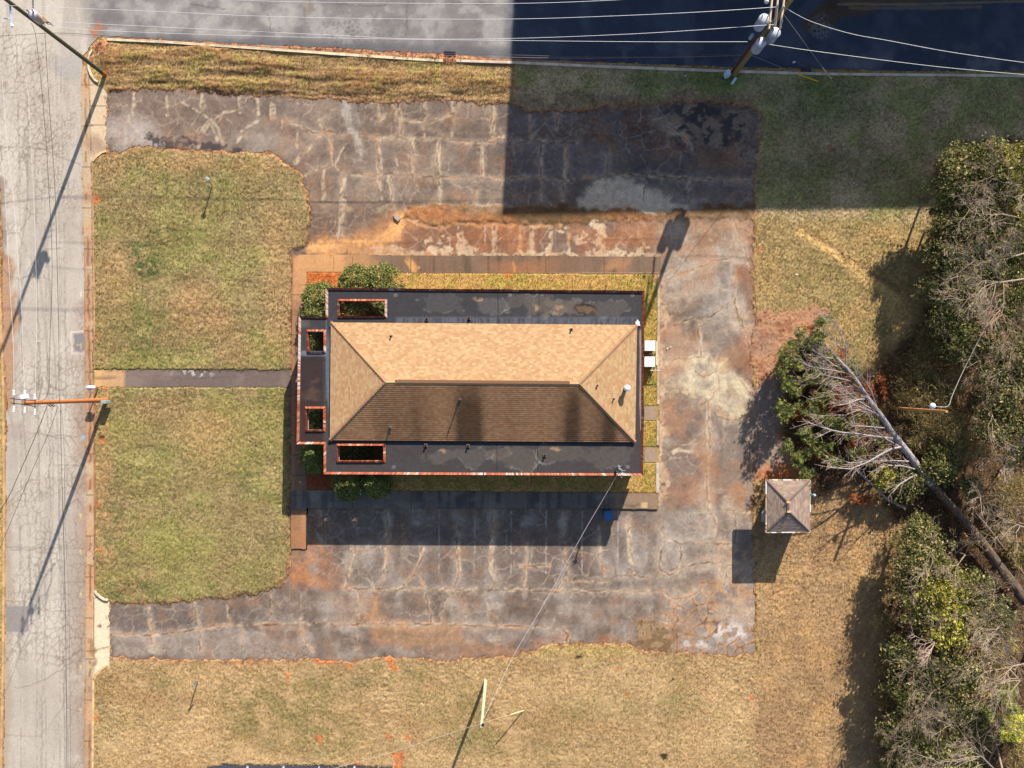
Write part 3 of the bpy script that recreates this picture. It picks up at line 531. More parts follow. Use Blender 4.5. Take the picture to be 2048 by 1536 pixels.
# ------------------------------------------------------------------ concrete colours (gutters, aprons, walks, path)
CS = np.zeros((NY, NX, 3), np.float32); blend(CS, np.ones((NY, NX)), (200, 172, 138))
blend(CS, (PX < 230) * sst(.4, .8, n60), (214, 150, 100), .5); blend(CS, (PX < 192) * sst(320, 420, PY) * sst(1180, 1100, PY) * sst(.3, .6, n25), (182, 128, 92), .6)
blend(CS, (PX < 230) * sst(176, 166, PX) * sst(400, 600, PY), (166, 132, 110), .6)
blend(CS, pm(P_apT, 3, 0, 0), (222, 196, 160), .8); blend(CS, pm(P_apB, 3, 0, 0), (240, 222, 186), .85); blend(CS, el(197, 290, 16, 18, 0, .6), (160, 128, 104), .7)
blend(CS, pm([(184, 1280), (192, 1285), (194, 1310), (186, 1345), (182, 1320)], 3, .5, 1.2), (164, 122, 80), .8); blend(CS, el(199, 1253, 4, 4, 0, .4, 0, 1.2), (140, 96, 60), .9)
blend(CS, (PX < 192) * rectm(160, 1350, 192, 1750, 4) * sst(.2, .6, n25), (178, 140, 108), .7)
m_w = rectm(575, 500, 1330, 1110, 3)
blend(CS, m_w, (128, 101, 79)); blend(CS, m_w * sst(.5, .85, nv), (88, 70, 56), .7); blend(CS, m_w * sst(.55, .85, n60), (136, 112, 92), .5); blend(CS, sst(3, 0, np.abs(PY - 547)) * (PX > 690) * m_w, (190, 158, 122), .6)
blend(CS, rectm(583, 500, 690, 552, 8) * (1 - .5 * n25), (228, 168, 106), .95); blend(CS, rectm(583, 500, 760, 552, 20), (216, 158, 104), .6); blend(CS, rectm(583, 545, 616, 700, 5) * sst(760, 560, PY), (216, 158, 106), .8)
blend(CS, rectm(583, 600, 616, 980, 3), (150, 112, 88), .6); blend(CS, rectm(583, 500, 590, 980, 3), (190, 128, 84), .6)
blend(CS, el(822, 530, 6, 16, 0, .5), (232, 172, 96), .8); blend(CS, el(1019, 534, 3, 14, 0, .5), (236, 160, 82), .9); blend(CS, el(1040, 535, 60, 14, 0, .6), (176, 118, 78), .6); blend(CS, el(1235, 530, 25, 14, 0, .6), (190, 136, 92), .6)
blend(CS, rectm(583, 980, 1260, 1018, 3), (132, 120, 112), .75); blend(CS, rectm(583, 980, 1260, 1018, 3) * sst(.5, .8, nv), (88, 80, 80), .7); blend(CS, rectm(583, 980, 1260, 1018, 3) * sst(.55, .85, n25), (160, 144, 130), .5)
blend(CS, rectm(1230, 984, 1318, 1018, 4), (158, 130, 104), .8); blend(CS, rectm(1282, 1004, 1294, 1016, 2), (214, 180, 130), .9); blend(CS, el(1262, 1006, 22, 6, 0, .5), (96, 80, 66), .6)
blend(CS, rectm(583, 1018, 613, 1100, 2) * sst(.1, .5, n25), (170, 120, 82), .8); blend(CS, rectm(603, 1018, 616, 1100, 3), (190, 140, 96), .6); blend(CS, rectm(583, 1060, 616, 1104, 6), (176, 120, 80), .7)
blend(CS, rectm(1286, 808, 1316, 930, 3), (176, 152, 126), .8)
m_p = rectm(186, 734, 583, 780, 2); blend(CS, m_p, (118, 100, 92)); blend(CS, m_p * sst(.5, .8, n60), (146, 126, 112), .6); blend(CS, rectm(188, 738, 250, 776, 4), (216, 168, 116), .8); blend(CS, rectm(188, 735, 205, 780, 4), (232, 180, 112), .6)
blend(CS, el(385, 745, 40, 6, 0, .5) * sst(.55, .7, n6), (222, 214, 206), .7)
blend(CS, m_p * sst(8, 0, np.abs(PY - 757)) * sst(.5, .8, vnoise(30, 77, 3, ax=3, ay=.4)), (92, 80, 76), .6)
jn = dbuf()
for x in np.arange(629, 1320, 38.6): seg(jn, (x, 513), (x, 548), .2, .2); seg(jn, (x, 982), (x, 1017), .2, .2)
for y in np.arange(590, 1000, 40): seg(jn, (584, y), (614, y), .2, .2)
for y in list(np.arange(170, 1500, 41)): seg(jn, (163, y), (187, y), .4, .4)
seg(jn, (178, 150), (182, 300), .8, .8); seg(jn, (188, 1195), (189, 1340), .8, .8)
for y in (212, 250): seg(jn, (180, y), (212, y), .2, .2)
for p in ([(172, 1300), (185, 1302), (200, 1298), (219, 1293)], [(178, 700), (190, 706)], [(175, 1130), (188, 1132)]): crack(jn, p, 1.2, 1)
blend(CS, sst(1.2, -.5, jn), (96, 74, 56), .8)
cr_ = dbuf(); crack(cr_, [(172, 124), (172, 300), (176, 520), (180, 760), (181, 1180), (179, 1536)], 2.0, 1.2, 9)
blend(CS, (PX < 192) * sst(2, -.5, cr_) * sst(.4, .6, n25), (126, 86, 58), .8)
mul(CS, sst(.3, .9, vnoise(3.5, 74, 2)) * .8, (.88, .88, .88)); CS *= .93 + .14 * _w

# ------------------------------------------------------------------ grass / soil colours
CG = np.zeros((NY, NX, 3), np.float32); KG = 1.28
def bg(m, c, a=1.0): blend(CG, m, c, a, KG)
bg(np.ones((NY, NX)), (182, 154, 98))
Lw = rectm(186, 290, 640, 1220, 14)
bg(Lw, (154, 133, 90)); bg(Lw * sst(.45, .75, n60), (158, 145, 88), .8); bg(Lw * sst(.5, .8, n120), (140, 128, 74), .5); bg(Lw * sst(.55, .25, n60) * sst(.3, .6, n200), (166, 134, 92), .7); bg(Lw * sst(.5, .8, vnoise(34, 300, 4, ax=2.6, ay=.6, rot=-.25)), (132, 112, 68), .45)
bg(Lw * sst(.62, .8, n25) * sst(.5, .7, n60), (116, 118, 58), .45)
for cx, cy, rx, ry, a in ((288, 525, 34, 26, .95), (272, 500, 26, 14, .8), (300, 550, 18, 14, .8), (280, 335, 18, 16, .85), (330, 650, 60, 34, .5), (215, 470, 18, 6, .5), (223, 600, 8, 5, .7), (275, 1180, 50, 18, .7), (230, 1020, 26, 22, .6), (500, 960, 30, 40, .5), (560, 800, 30, 50, .6), (300, 700, 60, 30, .6), (215, 1080, 14, 14, .6), (545, 720, 40, 26, .6), (410, 370, 50, 30, .4), (330, 460, 34, 14, .5)):
    bg(el(cx, cy, rx, ry, 0, .6) * sst(.3, .6, n10), (84, 98, 50), a * .85)
for cx, cy, rx, ry in ((540, 700, 40, 30), (450, 880, 80, 60), (250, 860, 50, 30), (560, 840, 30, 60), (300, 720, 60, 20), (350, 1080, 80, 40)): bg(el(cx, cy, rx, ry, 0, .8), (156, 148, 78), .4)
for cx, cy, rx, ry in ((255, 310, 60, 10), (540, 330, 60, 20), (230, 560, 40, 60), (560, 600, 36, 90), (350, 330, 100, 12), (420, 860, 60, 50), (205, 900, 14, 200), (560, 480, 40, 60), (400, 620, 60, 50)): bg(el(cx, cy, rx, ry, 0, .7), (190, 148, 102), .45)
S = rectm(186, 1310, 1760, 1700, 10)
bg(S, (176, 145, 102)); bg(S * sst(.5, .75, n60), (158, 136, 94), .6); bg(S * sst(.5, .25, n120), (188, 154, 110), .7); bg(S * sst(.6, .8, n25) * sst(.4, .7, n60), (140, 122, 72), .4); bg(S * sst(.5, .8, vnoise(40, 304, 4, ax=2.2, ay=.7, rot=.1)), (160, 124, 82), .45)
for cx, cy, rx, ry in ((560, 1400, 120, 50), (640, 1470, 100, 50), (500, 1430, 40, 60), (900, 1400, 80, 50), (800, 1350, 60, 18), (1350, 1390, 40, 40), (1230, 1400, 30, 20), (1150, 1420, 30, 20), (1000, 1480, 120, 30), (1350, 1470, 14, 30), (275, 1445, 20, 16)): bg(el(cx, cy, rx, ry, 0, .8) * sst(.2, .6, n25), (140, 126, 76), .5)
for cx, cy, rx, ry in ((380, 1480, 60, 40), (250, 1500, 50, 60), (1200, 1370, 150, 40), (1500, 1450, 120, 70), (860, 1520, 160, 20), (540, 1520, 100, 14)): bg(el(cx, cy, rx, ry, 0, .8), (198, 164, 118), .6)
E = rectm(1508, 960, 1900, 1700, 14); bg(E, (172, 138, 98)); bg(E * sst(.45, .75, n60), (156, 122, 86), .6); bg(E * sst(.5, .8, vnoise(30, 301, 4, ax=.7, ay=1.8)), (196, 154, 102), .5)
NE = rectm(1508, 420, 1880, 800, 14); bg(NE, (164, 138, 90)); bg(NE * sst(.5, .75, n60), (180, 146, 94), .7); bg(NE * sst(.6, .8, n25), (140, 132, 76), .4)
bg(pm([(1600, 450), (1640, 470), (1700, 520), (1800, 580), (1830, 640), (1790, 680), (1760, 590), (1680, 520), (1600, 470)], 14, 1), (216, 176, 112), .6)
b_ = dbuf(); crack(b_, [(1605, 455), (1650, 485), (1700, 520), (1740, 548), (1795, 582)], 7, 2, 12); bg(sst(5, 0, b_), (150, 112, 76), .7)
b_ = dbuf(); crack(b_, [(1600, 468), (1650, 495), (1690, 525), (1740, 560), (1790, 598)], 9, 2, 12); bg(sst(6, 0, b_), (226, 186, 122), .6)  # ditch's shaded and sunlit banks painted as paired lines, without relief
N_ = rectm(1010, 120, 1960, 430, 24) * sst(200, 175, 0 * PX)
N_ = (rectm(1500, 140, 2300, 436, 16) + rectm(1010, 120, 1520, 215, 16)).clip(0, 1)
bg(N_, (186, 162, 122)); bg(N_ * sst(.4, .75, n60), (150, 146, 86), .8); bg(N_ * sst(.5, .8, n25), (150, 122, 98), .35); bg(el(1640, 200, 90, 60, 0, .8), (84, 104, 52), .6); bg(el(1560, 330, 60, 30, 0, .8), (130, 120, 84), .4); bg(el(1700, 330, 120, 40, 0, .8), (108, 100, 62), .5)  # grass in the block's shade coloured lighter to lift that shade
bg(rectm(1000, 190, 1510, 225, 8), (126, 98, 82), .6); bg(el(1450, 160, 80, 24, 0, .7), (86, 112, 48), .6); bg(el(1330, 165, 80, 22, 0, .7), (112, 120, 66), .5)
U = pm([(190, 82), (1030, 122), (1030, 212), (215, 190)], 8, .3); bg(U, (160, 128, 86)); bg(U * sst(.5, .75, vnoise(40, 43, 4, ax=2.5, ay=.5)), (146, 108, 66), .8); bg(U * sst(.55, .8, n25), (160, 146, 76), .45)
b_ = dbuf()
for p in ([(300, 163), (420, 160), (560, 172), (690, 186), (830, 196)], [(430, 183), (540, 187), (690, 190), (730, 196)], [(520, 132), (600, 138), (720, 142)], [(400, 140), (520, 150), (700, 162), (800, 170)]): crack(b_, p, 2.6, 1.6, 14)
bg(U * sst(3.2, -1, b_), (92, 66, 40), .75); CG *= 1.0  # mow-ridge shadows drawn as dark lines in the bank's colour
# bare edges along paving
sd_all = np.minimum(np.minimum(sd_road, sd_lot), 99)
bg(sst(12, 0, sd_all + 4 * n25) * (PX < 1700), (176, 128, 92), .75); bg(sst(5, 0, sd_all) * sst(.35, .6, n10), (136, 92, 62), .8)
m_leaf = pm([(178, 120), (190, 84), (260, 70), (330, 75), (512, 86), (620, 88), (720, 100), (880, 104), (1024, 114), (1024, 124), (870, 120), (512, 95), (330, 88), (222, 80), (196, 104), (186, 130), (178, 132)], 3, .4, 1.8)
bg(m_leaf, (190, 130, 94), .9); bg(m_leaf * sst(.5, .7, n6), (122, 66, 44), .8)
# dirt pad by the fallen pine, dirt round the shed
m_dirt = pm([(1500, 622), (1560, 618), (1662, 616), (1668, 640), (1630, 660), (1590, 700), (1570, 760), (1570, 860), (1590, 930), (1610, 955), (1560, 962), (1512, 960), (1508, 760)], 8, .7, 1.4)
bg(m_dirt, (178, 130, 98), .95); bg(m_dirt * sst(.5, .75, n60), (156, 124, 104), .7); bg(m_dirt * sst(.6, .75, n10), (134, 74, 44), .5)
bg(m_dirt * rectm(1505, 760, 1572, 940, 12), (150, 134, 122), .8)
bg(el(1560, 950, 40, 16, 0, .5), (206, 110, 50), .6)
# inside the raised bed
B = rectm(614, 546, 1314, 984, 3); bg(B, (190, 152, 88)); bg(B * sst(.5, .75, n25), (168, 150, 70), .7); bg(rectm(612, 543, 690, 582, 4), (206, 112, 54), .9); bg(rectm(612, 940, 672, 984, 4), (150, 70, 40), .9)
bg(rectm(1286, 560, 1316, 984, 2), (176, 148, 72), .8); bg(rectm(1286, 560, 1316, 984, 2) * sst(.5, .75, n10), (128, 128, 54), .6); bg(rectm(640, 590, 800, 930, 3), (96, 72, 48), .8)
# clay spots
for cx, cy, rx, ry in ((1660, 300, 8, 6), (1765, 350, 10, 8)): bg(el(cx, cy, rx, ry, 0, .5, .3, 1.3) * sst(.3, .6, n10), (150, 92, 66), .6)  # the two spots in shade, with the shade put into a darker red-brown
for cx, cy, r in ((190, 397, 9), (192, 672, 5), (193, 1010, 7), (198, 1100, 5), (575, 1350, 7), (700, 1333, 5), (780, 1320, 8), (788, 1332, 9), (638, 1480, 6), (778, 1471, 5), (818, 1474, 5), (797, 1514, 14), (795, 1530, 8), (1238, 1336, 5), (1525, 495, 5), (650, 1319, 20), (190, 1437, 7), (1505, 1397, 5), (1252, 1385, 5), (1120, 540, 1), (207, 773, 8), (1018, 549, 6), (205, 880, 6), (820, 425, 6), (712, 1535, 12)):
    bg(el(cx, cy, r, r * (.45 if r == 20 else 1), 0, .4, .2, 1.2), (206, 122, 70), .8)
for cx, cy, rx, ry in ((1325, 1512, 9, 5), (1343, 1358, 3, 3), (1160, 1312, 8, 5), (205, 874, 6, 4)): bg(el(cx, cy, rx, ry, 0, .3, .1, .8), (44, 34, 24), .9)
for k in range(7): bg(el(771, 1352 + k * 11.5, 6, 3, 0, .5, .1, .8), (212, 178, 132), .7); bg(el(771, 1357 + k * 11.5, 6, 2, 0, .5, .1, .8), (128, 100, 66), .7)
# leaf litter under the woods
P_woods = [(1895, 292), (2400, 250), (2400, 1800), (1755, 1800), (1768, 1400), (1775, 1200), (1800, 1060), (1770, 1000), (1720, 960), (1650, 985), (1600, 940), (1570, 860), (1580, 730), (1640, 700), (1720, 740), (1790, 700), (1850, 640), (1862, 560), (1870, 430), (1880, 330)]
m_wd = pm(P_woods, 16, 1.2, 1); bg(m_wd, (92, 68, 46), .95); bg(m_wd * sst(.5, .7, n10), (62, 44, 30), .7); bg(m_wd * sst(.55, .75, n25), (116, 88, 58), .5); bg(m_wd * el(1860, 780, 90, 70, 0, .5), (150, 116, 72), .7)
bg(el(1670, 830, 100, 100, 0, .5) * sst(.4, .65, n10), (150, 92, 56), .6)
dots = dbuf()
for _ in range(620):
    x, y = crg.uniform(195, 1750), crg.uniform(1325, 1535)
    if crg.random() < .45: x, y = crg.uniform(195, 600), crg.uniform(310, 1190)
    r_ = crg.uniform(0, 2.2); seg(dots, (x, y), (x + crg.uniform(-2, 2), y + .1), r_, r_ * .6)
bg(sst(1.2, -.8, dots), (92, 84, 48), .7)
CGt = CG.copy()                                   # colour the tufts pick up, before the fine speckle
sp = vnoise(3.6, 44, 2); sp2 = vnoise(6, 45, 2, ax=1.4, ay=.7, rot=.5)
_w2 = np.random.RandomState(302).rand(NY, NX).astype(np.float32); gm = (1 - .7 * m_dirt) * (1 - .3 * S - .3 * E)
mul(CG, sst(.5, .9, sp) * .6 * gm, (1.25, 1.24, 1.18)); mul(CG, sst(.5, .15, sp) * .6 * gm, (.66, .64, .6)); mul(CG, sst(.55, .85, sp2) * .5 * gm, (.76, .77, .66)); CG *= (1 + (_w2 - .5) * .42 * gm)[..., None]
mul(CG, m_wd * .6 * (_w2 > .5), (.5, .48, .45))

# ------------------------------------------------------------------ the sheets
paved = m_road | m_lot | m_walk | m_walkd | m_path | m_ap | m_newlot
er = paved.copy()
for _ in range(4):
    e = er.copy(); e[1:-1, 1:-1] = er[1:-1, 1:-1] & er[:-2, 1:-1] & er[2:, 1:-1] & er[1:-1, :-2] & er[1:-1, 2:]; er = e
paved = paved | m_cross; lawn = ~paved
near = sst(0, 10, np.minimum(np.minimum(sd_road, sd_lot), 99))
bed = sst(2, -2, poly_sd(P_bedhull, 0, 0))
wd2 = sst(10, -10, poly_sd(P_woods, 1, 1))
hz = (vnoise(4.6, 46, 2, ax=1.2, ay=.8, rot=.4) * .6 + _w2 * .4 - .35) * .045 * (.35 + .65 * near) * (1 + .9 * vnoise(70, 47, 2)) + (vnoise(60, 48, 2) - .5) * .06 * near
hz = hz * (1 - .25 * bed) + .02
hz = hz + U * .28 * (vnoise(40, 43, 4, ax=2.5, ay=.5) - .3) * near
ZG = np.where(lawn, np.maximum(hz, -.01), -.04) + bed * .10
ZG = ZG + Lw * lawn * .05 * near
outer = []
xs = [-600, gx[0], gx[-1], 2648 + 600 * 12]; kx = H / FPX
def wpt(px, py, z=-.02): g = G(px, py, 0); return (g.x, g.y, z)
bx = [-14000, gx[0], gx[-1], 16000]; by = [-14000, gy[0], gy[-1], 15500]
eV = []; eQ = []
for i in range(3):
    for j in range(3):
        if i == 1 and j == 1: continue
        n = len(eV); eV += [wpt(bx[i], by[j + 1]), wpt(bx[i + 1], by[j + 1]), wpt(bx[i + 1], by[j]), wpt(bx[i], by[j])]; eQ.append((n, n + 1, n + 2, n + 3))
eV = np.array(eV); eQ = np.array(eQ)
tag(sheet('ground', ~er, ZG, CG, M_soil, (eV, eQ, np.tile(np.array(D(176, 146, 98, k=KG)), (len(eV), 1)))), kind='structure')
Zr = np.full((NY, NX), .004)
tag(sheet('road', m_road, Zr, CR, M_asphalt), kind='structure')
zl = .008 + (n120 - .5) * .0 + np.zeros((NY, NX))
ZL = zl + m_isl * (.03 + .05 * n10) + sst(3, -1, cC) * .012
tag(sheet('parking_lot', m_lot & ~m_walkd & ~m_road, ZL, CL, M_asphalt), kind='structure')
CN = np.zeros((NY, NX, 3), np.float32); blend(CN, np.ones((NY, NX)), (74, 74, 84)); SLn = dbuf()
for x in (495, 567, 638, 709): seg(SLn, (x, 1533), (x - 1, 1700), 2.4, 2.4)
blend(CN, sst(1, -.6, SLn), (236, 236, 236), .95)
tag(sheet('parking_bay', m_newlot, Zr + .006, CN, M_asphalt), kind='structure')
ma2 = m_ap.copy()
for _ in range(2):
    e = ma2.copy(); e[1:-1, 1:-1] |= ma2[:-2, 1:-1] | ma2[2:, 1:-1] | ma2[1:-1, :-2] | ma2[1:-1, 2:]; ma2 = e
tag(sheet('gutter', ma2, np.where(m_road | m_lot | ~m_ap, -.004, .012), CS, M_conc), kind='structure')
tag(sheet('entrance_path', m_path & ~m_walk, Zr + .05, CS, M_conc), kind='structure')
m_wk = (m_walk | m_cross)
ZW = np.full((NY, NX), .13)
tag(sheet('sidewalk', m_wk, ZW, CS, M_conc), kind='structure')
tag(sheet('side_walkway', m_walkd & ~m_wk, np.full((NY, NX), .10), CS, M_conc), kind='structure')
# solid slabs / kerb faces under the walks
def slab(name, pts, z1, col):
    b = MB(); b.prism([tuple(G(*p))[:2] for p in pts], -.03, z1, D(*col)); o = b.build(name, M_conc); return tag(o, kind='structure')
slab('sidewalk_edge', [(585, 510), (1321.5, 514), (1321.5, 548), (616, 544.5)], .126, (140, 112, 88))
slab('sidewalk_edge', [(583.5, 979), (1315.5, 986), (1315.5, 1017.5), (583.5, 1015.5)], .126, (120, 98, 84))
slab('sidewalk_edge', [(582, 1017), (613, 1017), (612.5, 1097), (582, 1097)], .096, (130, 100, 76))
slab('sidewalk_edge', [(585.5, 546), (613.5, 546), (612, 977), (584, 977)], .126, (150, 112, 84))
def kerb(pts, w, z0, z1, col, z=0, name='kerb', var=.25):
    b = MB()
    q = []
    for (a, c) in zip(pts[:-1], pts[1:]):
        n = max(1, int(math.hypot(c[0] - a[0], c[1] - a[1]) / 9))
        q += [(a[0] + (c[0] - a[0]) * i / n, a[1] + (c[1] - a[1]) * i / n) for i in range(n)]
    q.append(pts[-1]); P = [G(x, y, 0) for x, y in q]; base = D(*col)
    L_, R_ = [], []
    for i, p in enumerate(P):
        d = P[min(i + 1, len(P) - 1)] - P[max(i - 1, 0)]; nrm = Vector((-d.y, d.x, 0)).normalized() * w / 2
        L_.append(p + nrm); R_.append(p - nrm)
    for i in range(len(P) - 1):
        f = 1 + rnd.uniform(-var, var * .4); c = tuple(x * f for x in base)
        a, b2, c2, d2 = L_[i], L_[i + 1], R_[i + 1], R_[i]
        vs = [(v.x, v.y, zz) for zz in (z0, z1) for v in (a, b2, c2, d2)]
        if z1: b.add(vs, [(4, 7, 6, 5), (0, 1, 5, 4), (2, 3, 7, 6)] + ([(3, 0, 4, 7)] if i == 0 else []) + ([(1, 2, 6, 5)] if i == len(P) - 2 else []), c)
    o = b.build(name, M_conc); me = o.data; bmn = __import__('bmesh').new(); bmn.from_mesh(me); __import__('bmesh').ops.recalc_face_normals(bmn, faces=bmn.faces); bmn.to_mesh(me); bmn.free()
    return tag(o, kind='structure')
kerb([(216, 80), (330, 85), (512, 97.5), (700, 111), (830, 119.5), (886, 122.5)], .2, -.03, .13, (240, 216, 176))
kerb([(913, 122.5), (1024, 126), (1200, 134), (1470, 144), (1640, 149), (1850, 151), (2160, 154)], .2, -.03, .13, (226, 206, 180))
kerb([(512, 92), (700, 104), (880, 113), (1024, 121), (1200, 128), (1470, 138), (1640, 143), (1850, 146), (2160, 148)], .22, -.02, .016, (176, 142, 114), name='gutter_strip', var=.35)
kerb([(1317, 549), (1316, 700), (1315.5, 808)], .2, -.03, .16, (206, 180, 152)); kerb([(1315, 842), (1315, 890)], .2, -.03, .16, (200, 176, 150)); kerb([(1314.5, 926), (1314.5, 985)], .24, -.03, .16, (216, 200, 180))
kerb([(186, 324), (187, 400), (189.5, 600), (190.5, 737)], .12, -.03, .10, (196, 152, 112), var=.35); kerb([(190.5, 776), (190, 900), (191, 1178)], .12, -.03, .10, (176, 124, 88), var=.4)
kerb([(188, 1350), (187, 1450), (186, 1640)], .14, -.03, .10, (226, 190, 134))
kerb([(186, 101), (181, 110), (178, 122), (179, 138), (184, 152), (191, 161), (198, 165)], .14, -.03, .15, (228, 206, 172)); kerb([(213, 303), (204, 306), (194, 314), (187, 323)], .16, -.03, .12, (226, 190, 140))
kerb([(191, 1180), (194, 1186), (202, 1193), (210, 1198), (218, 1199)], .16, -.03, .15, (228, 210, 180)); kerb([(216, 1330), (204, 1338), (194, 1349), (189, 1360)], .14, -.03, .10, (232, 190, 130))
kerb([(-6, 470), (3, 640), (8, 780), (10, 1000), (8, 1300), (2, 1640)], .16, -.03, .12, (210, 168, 120))

# ------------------------------------------------------------------ grass tufts
rg = np.random.RandomState(5)
def sample(A, px, py):
    return A[np.clip(((py - OY) / CW).astype(int), 0, NY - 1), np.clip(((px - OX) / CW).astype(int), 0, NX - 1)]
def tufts(name, N, fmask, hgt, wid, nb=3, bright=1.0, box=(-90, 2140, -70, 1600), label=None, cat='grass'):
    px = rg.uniform(box[0], box[1], N * 4); py = rg.uniform(box[2], box[3], N * 4)
    ok = rg.rand(N * 4) < sample(fmask.astype(np.float32), px, py); px = px[ok][:N]; py = py[ok][:N]; n = len(px)
    c = sample(CGt, px, py); z0 = np.maximum(sample(ZG, px, py), 0)
    c = np.where((sample(m_isl, px, py) > .5)[:, None], np.array(D(150, 118, 76)), c)
    X = (px - 1024) * kx; Y = -(py - 768) * kx
    f = rg.lognormal(-.04, .24, n)[:, None] * bright; c = c * f
    warm = rg.rand(n)[:, None]; c = np.where(warm > .8, c * np.array([1.28, 1.18, 1.0]), c); c = np.where(warm < .2, c * np.array([.72, .84, .64]), c)
    V = np.zeros((n, nb, 3, 3)); 
    for b in range(nb):
        a = rg.uniform(0, 2 * np.pi, n); h = hgt * rg.uniform(.5, 1.5, n); lean = rg.uniform(.4, 1.6, n) * h; w = wid * rg.uniform(.6, 1.4, n)
        dx, dy = np.cos(a), np.sin(a)
        V[:, b, 0] = np.stack([X - dy * w, Y + dx * w, z0 - .01], 1); V[:, b, 1] = np.stack([X + dy * w, Y - dx * w, z0 - .01], 1)
        V[:, b, 2] = np.stack([X + dx * lean, Y + dy * lean, z0 + h], 1)
    Cc = np.repeat(c[:, None, :], nb, 1).reshape(-1, 3)
    o = quads_mesh(name, V.reshape(-1, 3, 3), np.clip(Cc, 0, .7), M_grass, nper=3)
    return tag(o, label, cat, kind='stuff')
fm = lawn.astype(np.float32) * (1 - .75 * wd2) * (1 - .8 * m_dirt) * sst(-.1, .5, n25) + bed * lawn * .4
tufts('grass', 230000, np.clip(fm, 0, 1), .06, .018, label='dry straw-coloured winter grass over the lawns')
edge = sst(9, 1, np.abs(sd_lot + (n25 - .5) * 8)) * (PX < 1560) * (1 - bed) * (sd_road > 6)
fm2 = edge * .75 + m_isl * m_lot * .9 + m_leaf * lawn * .8 + m_rough * .7 * m_lot
tufts('weeds', 17000, np.clip(fm2, 0, 1), .12, .022, label='dead weeds growing in the overgrown joints of the lot', cat='weeds')
# ------------------------------------------------------------------ the brick building
def nz1(seed):
    r = random.Random(seed); T = [r.random() for _ in range(400)]
    def f(x):
        i = math.floor(x); t = x - i; t = t * t * (3 - 2 * t); return T[i % 400] * (1 - t) + T[(i + 1) % 400] * t
    return f
ZR = 3.4
bld = empty('brick_building', G(965, 765, 0), 'long brick building with a tan shingled hip roof ringed by a dark flat roof', 'building')
R_out = [(598, 632), (652, 633), (652, 576), (1288, 582), (1286, 951), (648, 948), (648, 888), (594, 888)]
R_holes = [[(678, 602), (770, 602), (770, 632), (678, 632)], [(675, 891), (767, 891), (767, 922), (675, 922)],
           [(616, 663), (648, 663), (648, 703), (616, 703)], [(613, 817), (647, 817), (647, 860), (613, 860)]]
mr = poly_sd(R_out, 0, 0) < 1.5
for h_ in R_holes: mr &= ~(poly_sd(h_, 0, 0) < -1.5)
CB = np.zeros((NY, NX, 3), np.float32); blend(CB, np.ones((NY, NX)), (64, 62, 64))
mlo = sst(760, 780, PY)
blend(CB, mlo, (72, 66, 64), .8); blend(CB, sst(.45, .85, n60), (72, 69, 70), .5); blend(CB, sst(.5, .8, n25), (74, 68, 66), .4)
# ponding rings and dried silt
def pond(cx, cy, rx, ry, c_in, a=.6, ring=(176, 168, 158)):
    global CB
    X = PX + WX * 2.0 + FX * 1.2 - cx; Y = PY + WY * 1.1 + FY * 1.2 - cy; r = np.sqrt((X / rx) ** 2 + (Y / ry) ** 2)
    blend(CB, sst(1.05, .8, r), c_in, a * (1.0 if cy < 760 else .7)); blend(CB, sst(.10, .0, np.abs(r - 1)) * sst(.4, .75, n25), ring, .35)
for p in ((880, 608, 40, 22, (88, 84, 84)), (985, 608, 36, 20, (104, 98, 96)), (1090, 612, 52, 22, (110, 98, 88)), (1140, 610, 34, 18, (120, 104, 90)), (1220, 615, 42, 20, (98, 92, 88)), (1040, 604, 26, 14, (98, 90, 84)), (880, 912, 34, 16, (110, 102, 92)), (950, 910, 46, 20, (104, 98, 90)), (1040, 915, 44, 22, (108, 98, 86)), (1130, 912, 46, 22, (106, 96, 84)), (1210, 914, 46, 20, (104, 96, 86)), (1000, 905, 26, 14, (116, 104, 88))): pond(*p)
blend(CB, el(1173, 617, 23, 11, 4, .15, .3, 1), (44, 34, 30), .95); blend(CB, el(1175, 618, 20, 7, 6, .4, .4, 1), (120, 96, 74), .9)
for cx, cy, rx, ry in ((1075, 617, 6, 6), (1122, 612, 9, 5), (1110, 625, 8, 3), (882, 903, 10, 3), (1115, 900, 9, 3), (955, 598, 10, 3)): blend(CB, el(cx, cy, rx, ry, 0, .5, .3, 1), (186, 150, 112), .6)
blend(CB, rectm(600, 706, 646, 888, 3), (60, 45, 42), .9); blend(CB, rectm(610, 720, 640, 800, 8) * sst(.5, .8, n25), (98, 76, 66), .6); blend(CB, rectm(602, 640, 645, 655, 3) * sst(.3, .6, n25), (104, 92, 88), .7)
blend(CB, rectm(598, 700, 655, 712, 2) * sst(.3, .6, n25), (130, 138, 150), .6)
blend(CB, rectm(790, 634, 1275, 650, 3), (108, 109, 116), .65); blend(CB, rectm(700, 636, 1275, 650, 3) * sst(.45, .65, vnoise(8, 64, 3, ax=.35, ay=4)), (66, 66, 76), .8)
blend(CB, rectm(780, 880, 1275, 892, 3) * sst(.4, .65, vnoise(8, 65, 3, ax=.35, ay=4)), (70, 72, 84), .8)
blend(CB, rectm(651, 640, 662, 890, 1) * sst(.3, .6, nv), (104, 114, 128), .7); blend(CB, sst(2.2, .5, np.abs(PX - 1281.5 - WX * .1)) * rectm(1270, 660, 1290, 860, 3), (176, 156, 134), .8)
rl = dbuf()
for x in (831, 913, 996, 1078, 1161, 1243): seg(rl, (x, 582), (x, 650), .2, .2); seg(rl, (x - 2, 884), (x - 2, 946), .2, .2)
for y in (720, 806): seg(rl, (596, y), (652, y), .2, .2)
blend(CB, sst(1.1, -.5, rl), (44, 44, 50), .75)
